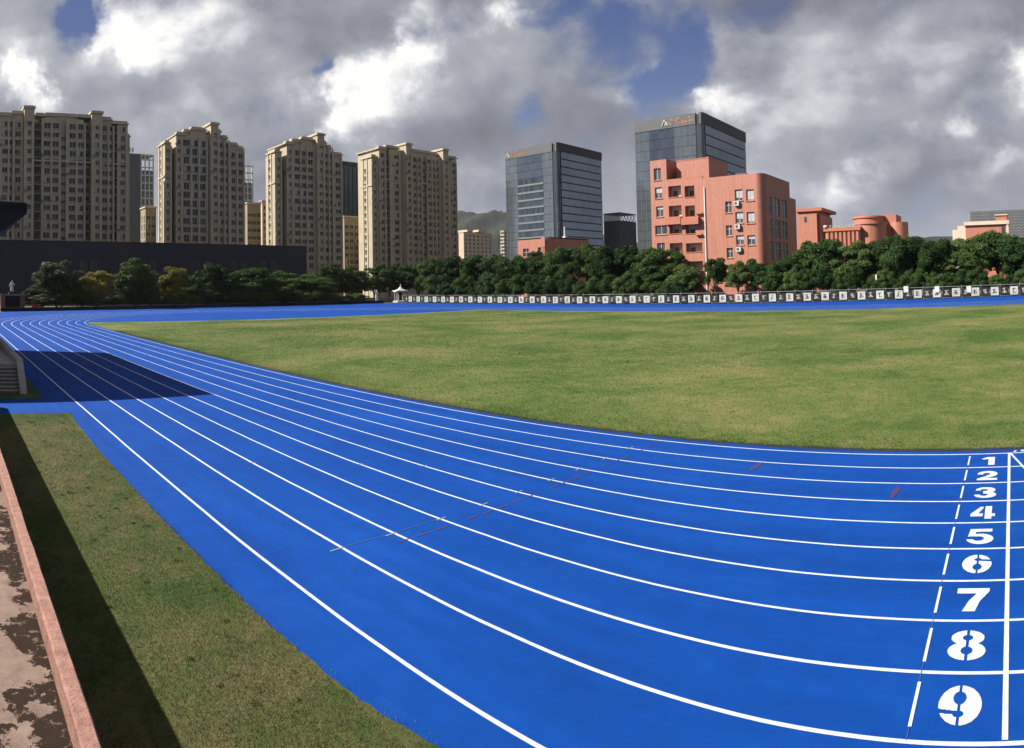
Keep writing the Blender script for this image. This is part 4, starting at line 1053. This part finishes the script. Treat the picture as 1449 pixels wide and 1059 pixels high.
# ------------------------------------------------------------------ glass office towers
def office(label, XA, XB, Y0, Y1, Z, fl, dark, sign_px, nfl, logo_side):
    o = empty('office_tower', ((XA+XB)/2, Y0, 0), label, 'building', 'twin glass office towers')
    slot0, slot1 = XB-3.2, XB-1.3                # notch on the front, left of the glass corner
    MB().box(XA+.15, XB-.15, Y0+.15, Y1, -.02, Z-.1).build('core', M['tower_line'], o)
    fh = Z/nfl
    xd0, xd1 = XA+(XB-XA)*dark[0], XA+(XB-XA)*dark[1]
    for k in range(nfl):
        z0, z1 = k*fh, (k+1)*fh
        if k == nfl-1: 
            continue
        # front: side panels pale, centre glazed; lower floors carry a painted dark reflection
        for x0, x1, mt in ((XA, xd0, 'tower_light'), (xd0, xd1, 'mid'), (xd1, slot0, 'tower_light')):
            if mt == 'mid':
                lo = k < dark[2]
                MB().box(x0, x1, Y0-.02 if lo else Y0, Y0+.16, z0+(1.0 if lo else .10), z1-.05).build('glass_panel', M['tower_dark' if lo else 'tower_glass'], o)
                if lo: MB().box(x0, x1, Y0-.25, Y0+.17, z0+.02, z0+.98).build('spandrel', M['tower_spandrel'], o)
            else:
                MB().box(x0, x1, Y0-.05, Y0+.16, z0+.10, z1-.05).build('glass_panel', M[mt], o)
        MB().box(slot1, XB-.6, Y0-.05, Y0+.2, z0+.06, z1-.04).build('glass_panel', M['tower_glass'], o)
        # right side: one long band for each floor with a dark joint below
        MB().box(XB-.16, XB+.05, Y0+3.2, Y1-.02, z0+.62, z1-.05).build('glass_panel', M['tower_side'], o)
    # mullions
    n = 12
    for k in range(1, n):
        x = XA+(slot0-XA)*k/n
        if xd0-.1 < x < xd1+.1: continue
        MB().box(x-.06, x+.06, Y0-.12, Y0-.05, 0, Z-fh).build('mullion', M['tower_spandrel'], o)
    for k in range(1, 6):
        y = Y0+3.2+(Y1-Y0-3.2)*k/6
        MB().box(XB+.05, XB+.09, y-.03, y+.03, 0, Z-fh).build('mullion', M['tower_side'], o)
    # rounded dark corner, roof band
    MB().lathe(XB-.9, Y0+1.2, [(1.25, -.02), (1.25, Z-.2)], 14).build('corner_glass', M['tower_dark'], o)
    MB().box(XA-.15, slot0, Y0-.3, Y0+.5, Z-fh, Z+.5).build('roof_band', M['greydark'], o)
    MB().box(slot1, XB-.3, Y0-.3, Y0+.5, Z-fh, Z+.5).build('roof_band', M['greydark'], o)
    MB().box(XB-.5, XB+.35, Y0+.6, Y1+.1, Z-fh, Z+.5).build('roof_band', M['tower_line'], o)
    # sign: peak logo and four characters
    sx, ex = XA+(XB-XA)*sign_px[0], XA+(XB-XA)*sign_px[1]; zc = Z-fh*.45; hh = fh*.62
    lg = MB(); w = hh*1.2
    for a, b in (((-.5, -.5), (-.1, .5)), ((-.1, .5), (.3, -.5)), ((-.02, -.5), (.22, .1)), ((.22, .1), (.5, -.5))):
        p0 = Vector((sx+w/2+a[0]*w, Y0-.42, zc+a[1]*hh)); p1 = Vector((sx+w/2+b[0]*w, Y0-.42, zc+b[1]*hh)); lg.tube([p0, p1], [.22, .22], 4)
    lg.build('sign_logo', M['signwhite'], o)
    cw = (ex-sx-w)/4
    for k in range(4):
        ch = glyph_mesh(300+k, min(cw, hh)*1.05, hh*.2, M['orange'])
        inst('sign_character', ch, o, (sx+w+cw*(k+.5), Y0-.40, zc))
    return o
XA1 = onY(715, 217, 273)[0]; XB1 = onY(788, 203, 273)[0]
tw1 = office('dark glass office tower with dark reflection tinted into its lower front glass above low salmon building', XA1, XB1, 273, 313, 76.6, 76.6/19, (.24, .74, 15), (.02, .42), 19, 0)
XA2 = onY(898, 172, 268)[0]; XB2 = onY(993, 162, 268)[0]
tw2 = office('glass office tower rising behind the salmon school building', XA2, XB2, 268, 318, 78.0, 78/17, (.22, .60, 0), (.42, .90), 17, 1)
# grey lattice-topped block between the towers
gb = empty('grey_office', (-230, 360, 0), 'grey finned office block between the two glass towers', 'building')
Yg = 330; xa, zt = onY(855, 304, Yg); xb, _ = onY(877, 304, Yg); yb = onX(899, 304, xb)[0]
MB().box(xa, xb, Yg, yb, -.02, zt-4).build('wall', M['greydark'], gb)
n = 16
for k in range(n+1): MB().box(xa+(xb-xa)*k/n-.12, xa+(xb-xa)*k/n+.12, Yg-.5, Yg, -.02, zt).build('fin', M['grey'], gb)
for k in range(12): y = Yg+(yb-Yg)*k/11; MB().box(xb, xb+.3, y-.15, y+.15, -.02, zt-4.5).build('fin', M['slab'], gb)
for k in range(5):
    y0 = Yg+(yb-Yg)*k/5; y1 = Yg+(yb-Yg)*(k+1)/5
    MB().tube([(xb, y0, zt-4), (xb, y1, zt)], [.2, .2], 4).build('brace', M['grey'], gb); MB().tube([(xb, y1, zt-4), (xb, y0, zt)], [.2, .2], 4).build('brace', M['grey'], gb)
MB().box(xa, xb+.3, Yg-.5, yb, zt, zt+.6).build('roof', M['greydark'], gb)

# ------------------------------------------------------------------ salmon school building
def wall_holes(u0, u1, v0, v1, holes, depth, P):
    """front wall at depth 0 with rectangular openings and their reveals; P(u, d, v) -> world point (d inward)"""
    us = sorted({u0, u1, *[h[0] for h in holes], *[h[1] for h in holes]}); vs_ = sorted({v0, v1, *[h[2] for h in holes], *[h[3] for h in holes]})
    mb = MB()
    for a, b in zip(us[:-1], us[1:]):
        for c, d in zip(vs_[:-1], vs_[1:]):
            mu, mv = (a+b)/2, (c+d)/2
            if any(h[0] < mu < h[1] and h[2] < mv < h[3] for h in holes): continue
            mb.quad(P(a, 0, c), P(b, 0, c), P(b, 0, d), P(a, 0, d))
    for h in holes:
        a, b, c, d = h[:4]; dp = h[4] if len(h) > 4 else depth
        mb.quad(P(a, 0, c), P(a, dp, c), P(a, dp, d), P(a, 0, d)); mb.quad(P(b, dp, c), P(b, 0, c), P(b, 0, d), P(b, dp, d))
        mb.quad(P(a, 0, d), P(a, dp, d), P(b, dp, d), P(b, 0, d)); mb.quad(P(a, dp, c), P(a, 0, c), P(b, 0, c), P(b, dp, c))
    return mb
RY = 128.0
def ux(px): return onY(px, 320, RY)[0]
def vz(px, py): return onY(px, py, RY)[1]
sb = empty('school_building', (-60, RY+10, 0), 'six-storey salmon tiled school building with loggias and rounded corner', 'building')
xl, xt, xm, xr = ux(922), ux(945), ux(996), ux(1082)
ZM, ZT, ZS = 26.0, 31.0, 30.3
def rect(px0, px1, py0, py1):
    return (ux(px0), ux(px1), vz((px0+px1)/2, py1), vz((px0+px1)/2, py0))
# left stair tower with tall windows
lw = [rect(927, 937, 238, 255), rect(928, 938, 265, 281), rect(929, 939, 292, 307), rect(927, 944, 319, 332)]
lw += [rect(929, 940, 344, 358)]
Pf = lambda u, d, v: (u, RY+d, v)
wl_holes = [h+(.35,) for h in lw]
wall_holes(xl, xt, -.02, ZT, wl_holes, .35, Pf).build('wall', M['tile'], sb)
mb = MB(); mb.box(xl+.01, xt-.01, RY+.42, RY+9, -.02, ZT-.02); mb.quad((xl, RY, -.02), (xl, RY, ZT), (xl, RY+9, ZT), (xl, RY+9, -.02)); mb.quad((xt, RY, 20), (xt, RY+9, 20), (xt, RY+9, ZT), (xt, RY, ZT)); mb.quad((xl, RY, ZT), (xt, RY, ZT), (xt, RY+9, ZT), (xl, RY+9, ZT)); mb.build('stair_tower', M['tile'], sb)
def fit_window(h, name, depth, curtain, trans=True):
    """window with frame, mullion, transom and pane set into an opening of the front wall"""
    a, b, c, d = h[:4]; y = RY+depth
    fr = MB(); t = .10
    fr.box(a, a+t, y-.08, y, c, d); fr.box(b-t, b, y-.08, y, c, d); fr.box(a+t, b-t, y-.08, y, d-t, d); fr.box(a+t, b-t, y-.08, y, c, c+t)
    m_ = (a+b)/2; fr.box(m_-.05, m_+.05, y-.08, y, c+t, d-t)
    if trans: fr.box(a+t, m_-.05, y-.07, y, d-(d-c)*.36, d-(d-c)*.36+.09); fr.box(m_+.05, b-t, y-.07, y, d-(d-c)*.36, d-(d-c)*.36+.09)
    w = fr.build(name, M['frame_white'], sb)
    q = MB(); q.quad((a, y-.03, c), (b, y-.03, c), (b, y-.03, d), (a, y-.03, d)); q.build('pane', M['pane'], w)
    if curtain:
        q = MB(); cz = d-(d-c)*curtain
        q.quad((a+.12, y-.045, cz), (m_-.1, y-.045, cz+.1), (m_-.1, y-.045, d-.1), (a+.12, y-.045, d-.1)); q.quad((m_+.08, y-.045, cz), (b-.12, y-.045, cz), (b-.12, y-.045, d-.1), (m_+.08, y-.045, d-.1)); q.build('curtain', M['curtain'], w)
    s_ = MB(); s_.box(a-.12, b+.12, RY-.14, RY+.1, c-.16, c-.002); s_.build('sill', M['tile_trim'], w)
    return w
for i, h in enumerate(lw): fit_window(h, 'window', .30, (0, .5, .3, .0, 0)[i], False)
# loggia part
lg = []
for (py0, py1) in ((263, 279), (291, 307), (318, 331), (344, 357), (370, 384)):
    lg.append(rect(947, 965, py0, py1)+(1.5,)); lg.append(rect(970, 993 if py0 > 340 else 984, py0, py1)+(1.5,))
wall_holes(xt, xm, -.02, ZM, lg, 1.5, Pf).build('wall', M['tile'], sb)
mb = MB(); mb.quad((xt, RY+1.52, -.02), (xm, RY+1.52, -.02), (xm, RY+1.52, ZM), (xt, RY+1.52, ZM)); mb.build('corridor_wall', M['beige'], sb)
for h in lg:
    a, b, c, d = h[:4]
    MB().box(a-.06, b+.06, RY-.10, RY+.30, c-.10, c+.06).build('coping', M['tile_trim'], sb)
    q = MB(); q.box(a+.5, a+1.5, RY+1.42, RY+1.5, c+.1, d-.9); q.build('corridor_door', M['greydark'], sb)
# parapet with swept curve and recessed stair head
sh0, sh1 = ux(957), ux(999)
MB().box(ux(953), sh1, RY+2.2, RY+12, ZM-.5, 30.6).build('stair_head', M['tile'], sb)
MB().box(xt+.02, ux(953)-.01, RY+7, RY+11.9, ZM-.5, 30.4).build('stair_head', M['tile'], sb)
MB().box(ux(952.6), sh1+.05, RY+2.15, RY+12.05, 30.6, 30.8).build('coping', M['tile_trim'], sb)
MB().box(xt+.02, xm, RY+.01, RY+.35, ZM, ZM+.5).build('parapet', M['tile_trim'], sb)
# window part with rounded corner
wins = []
for (py0, py1) in ((268, 284), (300, 316), (333, 347)):
    wins.append(rect(1041, 1052, py0, py1)); wins.append(rect(1057, 1068, py0, py1))
for (py0, py1) in ((285, 301), (319, 334), (351, 365)): wins.append(rect(1027, 1036, py0, py1))
wins.append(rect(1060, 1072, 398, 412)); 
RC = 1.7
wall_holes(xm, xr-RC, -.02, ZM, wins, .4, Pf).build('wall', M['tile'], sb)
for i, h in enumerate(wins): fit_window(h, 'window', .30, (.75, .9, .6, .85, .45, .4, 0, 0, 0, 0)[i])
mb = MB(); n = 10
P = [(xr-RC+RC*math.sin(t), RY+RC-RC*math.cos(t)) for t in np.linspace(0, math.pi/2, n)]
for (x0, y0), (x1, y1) in zip(P[:-1], P[1:]): mb.quad((x0, y0, -.02), (x1, y1, -.02), (x1, y1, ZM), (x0, y0, ZM))
mb.build('rounded_corner', M['tile'], sb, smooth=True)
YB = onX(1117, 260, xr)[0]; YB2 = onX(1130, 270, xr)[0]
sidew = []
def sy(px): return onX(px, 300, xr)[0]
for (zt_, zb_) in ((21.5, 17.6), (17.0-.2, 13.0), (12.2, 8.4)):
    for (p0, p1) in ((1089.5, 1093.5), (1095, 1104.5), (1106, 1114.5)): sidew.append((sy(p0), sy(p1)-.4, zb_, zt_))
Ps = lambda u, d, v: (xr-d, u, v)
wall_holes(RY+RC, YB, -.02, ZM, sidew, .3, Ps).build('wall', M['tile'], sb)
for h in sidew:
    a, b, c, d = h; q = MB(); q.box(xr-.3, xr-.22, a, b, c, d, 0); w = q.build('window', M['pane'], sb)
    q = MB()
    nb = max(2, int((b-a)/1.3))
    for k in range(nb+1): y = a+(b-a)*k/nb; q.box(xr-.21, xr-.12, y-.06, y+.06, c, d)
    q.box(xr-.215, xr-.13, a, b, c+(d-c)*.62, c+(d-c)*.62+.1); q.build('frame', M['frame_white'], w)
MB().box(xr-12, xr-.8, YB, YB2, -.02, ZM-3.2).build('wing', M['tile'], sb)
mb = MB(); mb.prism([(xt+.1, RY+1.6), (xr-RC, RY+.1)] + [(a-.12, b+.12) for a, b in P[1:]] + [(xr-.12, YB-.45), (xl+.1, YB-.45), (xl+.1, RY+9.1), (xt+.1, RY+9.1)], ZM-.5, ZM-.3); mb.build('roof', M['grey'], sb)
MB().box(xl, xr-.02, YB-.4, YB-.02, -.02, ZM-.41).build('back_wall', M['tile'], sb)
MB().box(xm+.24, xm+.48, RY-.2, RY-.002, 1.0, vz(998, 265)).build('drain_pipe', M['white'], sb)
mb = MB(); xx, zz = onY(1049, 244, RY+3); mb.box(xx-1.2, xx+1.2, RY+2.5, RY+3.5, ZM-.02, ZM+.7); mb.build('roof_vent', M['greydark'], sb)
def ac_unit(x, y, z, parent, rot=0):
    a = MB().box(x-.55, x+.55, y-.5, y-.05, z-.45, z+.45).build('air_conditioner', M['white'], parent)
    q = MB(); n = 14; q.quad(*[(x-.1+.34*math.cos(2*math.pi*k/n), y-.51, z+.34*math.sin(2*math.pi*k/n)) for k in range(n)]); q.build('fan_grille', M['greydark'], a)
    MB().box(x-.5, x+.5, y-.5, y, z-.55, z-.46).build('bracket', M['steel'], a)
for (px, py) in ((1044, 288), (1044.5, 321), (1045, 353)): ac_unit(ux(px), RY, vz(px, py), sb)
MB().box(ux(944), ux(966), RY-1.0, RY-.02, vz(955, 318), vz(955, 308)).build('balcony', M['tile_trim'], sb)
MB().box(ux(967), ux(991), RY-1.0, RY-.02, vz(980, 318), vz(980, 308)).build('balcony', M['tile_trim'], sb)
for (px, py) in ((998-4, 302), (996-3, 314), (998-5, 332)):
    MB().box(ux(px-8), ux(px+1), RY-.55, RY-.02, vz(px, py)-.12, vz(px, py)+.12).build('wall_bracket', M['tile_trim'], sb)

# low salmon block in front of the left office tower
lb = empty('salmon_annex', (-140, 172, 0), 'low salmon annex with rounded corner in front of the left glass office tower', 'building')
LY = 170.0; xa = onY(733, 345, LY)[0]; xb = onY(779, 345, LY)[0]; ZA = onY(770, 336, LY)[1]; yb = onX(833, 345, xb)[0]
hl = [(onY(761, 350, LY)[0], onY(771, 350, LY)[0], onY(766, 362, LY)[1], onY(766, 350, LY)[1]), (onY(740, 350, LY)[0], onY(748, 350, LY)[0], onY(744, 363, LY)[1], onY(744, 352, LY)[1])]
Pl = lambda u, d, v: (u, LY+d, v)
wall_holes(xa, xb-4, -.02, ZA, hl, .4, Pl).build('wall', M['tile'], lb)
mb = MB(); P = [(xb-4+4*math.sin(t), LY+4-4*math.cos(t)) for t in np.linspace(0, math.pi/2, 10)]
for (x0, y0), (x1, y1) in zip(P[:-1], P[1:]): mb.quad((x0, y0, -.02), (x1, y1, -.02), (x1, y1, ZA), (x0, y0, ZA))
mb.build('rounded_corner', M['tile'], lb, smooth=True)
mb = MB(); mb.quad((xb, LY+4, -.02), (xb, yb, -.02), (xb, yb, ZA), (xb, LY+4, ZA)); mb.quad((xa, LY, -.02), (xa, yb, -.02), (xa, yb, ZA), (xa, LY, ZA)); mb.quad((xa, yb, -.02), (xb, yb, -.02), (xb, yb, ZA), (xa, yb, ZA)); mb.build('wall', M['tile'], lb)
mb = MB(); mb.prism([(xa, LY), (xb-4, LY)] + P[1:] + [(xb, yb), (xa, yb)], ZA-.4, ZA-.03); mb.build('roof', M['grey'], lb)
for h in hl:
    a, b, c, d = h; q = MB(); q.quad((a, LY+.3, c), (b, LY+.3, c), (b, LY+.3, d), (a, LY+.3, d)); w = q.build('window', M['pane'], lb)
    q = MB(); q.box((a+b)/2-.06, (a+b)/2+.06, LY+.2, LY+.29, c, d); q.box(a, b, LY+.2, LY+.29, (c+d)/2-.06, (c+d)/2+.06); q.build('frame', M['frame_white'], w)
xx, zt = onY(799, 321, 178); ms = empty('roof_mast', (xx, 178, ZA), 'short white mast standing on the low salmon annex', 'mast')
MB().tube([(xx, 178, ZA-.05), (xx, 178, zt)], [.35, .3], 8).build('pole', M['white'], ms); MB().box(xx-.6, xx+.6, 177.4, 178.6, ZA-.02, ZA+.5).build('foot', M['white'], ms)

# ------------------------------------------------------------------ salmon buildings farther right
rb = empty('salmon_block', (-55, 200, 0), 'salmon block with overhanging roof slab right behind the school building', 'building')
QY = 200.0
def qx(px): return onY(px, 320, QY)[0]
def qz(px, py): return onY(px, py, QY)[1]
MB().box(qx(1128), qx(1156), QY, QY+16, -.02, qz(1145, 297)).build('wall', M['tile'], rb)
MB().box(qx(1128), qx(1164), QY-.6, QY+17, qz(1150, 299), qz(1150, 294.5)).build('roof_slab', M['tile_trim'], rb)
MB().box(qx(1157), qx(1160), QY+1, QY+15, -.02, qz(1150, 304)).build('wing', M['tile'], rb)
MB().box(qx(1138), qx(1141.5), QY-.12, QY-.02, qz(1140, 314), qz(1140, 307)).build('window', M['pane'], rb)
dr = empty('round_hall', (-25, 200, 0), 'salmon hall with stacked round drums and white rooftop letters beyond the trees', 'building')
mb = MB(); mb.box(qx(1168), qx(1216), QY, QY+14, -.02, qz(1190, 327)); mb.build('wall', M['pinkish'], dr)
for k in range(8): xx = qx(1171+k*6); MB().box(xx-.35, xx+.35, QY-.5, QY-.02, -.02, qz(1190, 327)).build('column', M['tile_trim'], dr)
MB().box(qx(1166), qx(1218), QY-.8, QY+14, qz(1190, 327), qz(1190, 322)).build('roof_band', M['tile_trim'], dr)
for k in range(11):
    xx = qx(1176+k*4.0); zz = qz(1190, 322); ch = glyph_mesh(700+k, .62, .2, M['white']); inst('letter', ch, dr, (xx, QY-.85, zz+.45))
xx = qx(1169); MB().lathe(xx, QY-.5, [(.3, qz(1190, 322)), (.75, qz(1190, 321)), (.75, qz(1190, 318.5)), (.3, qz(1190, 318))], 12).build('emblem', M['white'], dr)
cx = qx(1222)
def drum(c, yc, r_, z0, z1, nm): MB().lathe(c, yc, [(r_, z0), (r_, z1-.6), (r_+.35, z1-.6), (r_+.35, z1)], 40).build(nm, M['tile'], dr)
drum(qx(1226), QY+6, 5.0, -.02, qz(1225, 314), 'drum'); drum(qx(1222), QY+9, 5.0, qz(1225, 316), qz(1222, 304), 'drum')
MB().box(qx(1232), qx(1262), QY+8, QY+18, -.02, qz(1245, 301)).build('tower_block', M['tile'], dr)
MB().lathe(qx(1264), QY+10, [(3.0, -.02), (3.0, qz(1262, 312))], 24).build('corner_drum', M['tile'], dr)
o = empty('grey_hall', (8, 240, 0), 'grey patterned hall behind the cream-corniced salmon block', 'building')
GY = 240.0; xa = onY(1373, 310, GY)[0]; zt = onY(1410, 298, GY)[1]
MB().box(xa, 40, GY, GY+20, -.02, zt).build('wall', M['greydark'], o)
for k in range(10):
    z = zt-.35-k*1.0
    q = MB()
    for j in range(26):
        x0 = xa+j*1.9
        if x0 > 38: break
        q.quad((x0, GY-.06, z), (x0+.95, GY-.06, z-.42), (x0+.95, GY-.06, z-.22), (x0, GY-.06, z+.2)); q.quad((x0+.95, GY-.06, z-.42), (x0+1.9, GY-.06, z), (x0+1.9, GY-.06, z+.2), (x0+.95, GY-.06, z-.22))
    q.build('zigzag_course', M['grey'], o)
o = empty('cream_block', (-8, 205, 0), 'salmon block with cream cornice and cream end wing above the trees', 'building')
CY = 205.0
def cxp(px): return onY(px, 320, CY)[0]
def czp(px, py): return onY(px, py, CY)[1]
MB().box(cxp(1366), cxp(1426), CY, CY+12, -.02, czp(1400, 318)).build('wall', M['tile'], o)
MB().box(cxp(1364), cxp(1428), CY-.6, CY+12.5, czp(1400, 318), czp(1400, 313)).build('cornice', M['cream'], o)
MB().box(cxp(1409), cxp(1425), CY-.1, CY+10, czp(1400, 313), czp(1415, 305)).build('penthouse', M['tile_trim'], o)
MB().box(cxp(1408), cxp(1426), CY-.4, CY+10.5, czp(1415, 305), czp(1415, 303.5)).build('cornice', M['cream'], o)
MB().box(cxp(1347), cxp(1366)-.02, CY+1, CY+12, -.02, czp(1355, 325)).build('end_wing', M['cream'], o)
MB().box(cxp(1354), cxp(1366)-.04, CY+2, CY+12, czp(1355, 325), czp(1360, 319)).build('end_wing', M['pinkish'], o)
MB().box(cxp(1424), cxp(1427), CY-.4, CY-.02, -.02, czp(1400, 318.2)).build('pilaster', M['cream'], o)
MB().box(cxp(1417), cxp(1422), CY-.1, CY-.01, czp(1420, 330), czp(1420, 321)).build('window', M['pane'], o)

# ------------------------------------------------------------------ hills
def hill(name, label, azpts, dist, thick, seed):
    r = np.random.RandomState(seed); nx, ny = 420, 40
    A = np.linspace(azpts[0][0], azpts[-1][0], nx)
    Hh = np.interp(A, [a for a, _ in azpts], [h for _, h in azpts])
    ph = r.uniform(0, 6, 8); Hh = Hh*(1+.05*sum(np.sin(A*(14+9*k)+ph[k])/(k+1) for k in range(8)))
    v = []; f = []
    for j in range(ny):
        t = j/(ny-1); d = dist + thick*t; prof_ = math.sin(min(1, t*1.6)*math.pi/2)**.8
        for i in range(nx):
            bump = 1+.05*math.sin(i*.11+j*.35)+.04*math.sin(i*.29-j*.7+1)+.018*r.uniform(-1, 1)
            v.append((math.sin(A[i])*d, math.cos(A[i])*d, Hh[i]*prof_*bump-2))
    for j in range(ny-1):
        for i in range(nx-1):
            a = j*nx+i; f.append((a, a+1, a+nx+1, a+nx))
    me = bpy.data.meshes.new(name); me.from_pydata(v, [], f); me.materials.append(M['hill']); me.polygons.foreach_set('use_smooth', [True]*len(f))
    o = bpy.data.objects.new(name, me); col.objects.link(o); return tag(o, label, kind='structure')
R_ = math.radians
def hh(py, px, d):
    dd = RAY(px, py); return CAMH + dd.z/math.hypot(dd.x, dd.y)*d
hd = 1900
hill('hill', 'long wooded hill ridge behind the city blocks', [(R_(-75), 60), (R_(-55), hh(318, 600, hd)), (R_(-46.5), hh(309, 652, hd)), (R_(-43.5), hh(303, 705, hd)), (R_(-40), hh(312, 760, hd)), (R_(-35), hh(330, 850, hd)), (R_(-28), 70), (R_(-20), 60), (R_(-12), 70), (R_(-8), hh(334, 1310, hd)), (R_(-3), hh(338, 1380, hd)), (R_(10), 70), (R_(25), 50)], 1500, 700, 4)

# ------------------------------------------------------------------ haze
hb = MB().box(-3300, 3300, -3300, 3300, -1.5, 330)
hz = hb.build('haze', [])
hm = bpy.data.materials.new('haze'); hm.use_nodes = True
t = NT(hm.node_tree); t.n.clear()
pv_ = t.node('ShaderNodeVolumePrincipled'); pv_.inputs['Color'].default_value = (.86, .91, 1.0, 1); pv_.inputs['Density'].default_value = .00003; pv_.inputs['Anisotropy'].default_value = .2
t.link(pv_.outputs[0], t.node('ShaderNodeOutputMaterial').inputs['Volume'])
hz.data.materials.append(hm); tag(hz, 'thin pale haze over the whole sports ground and city', kind='stuff')
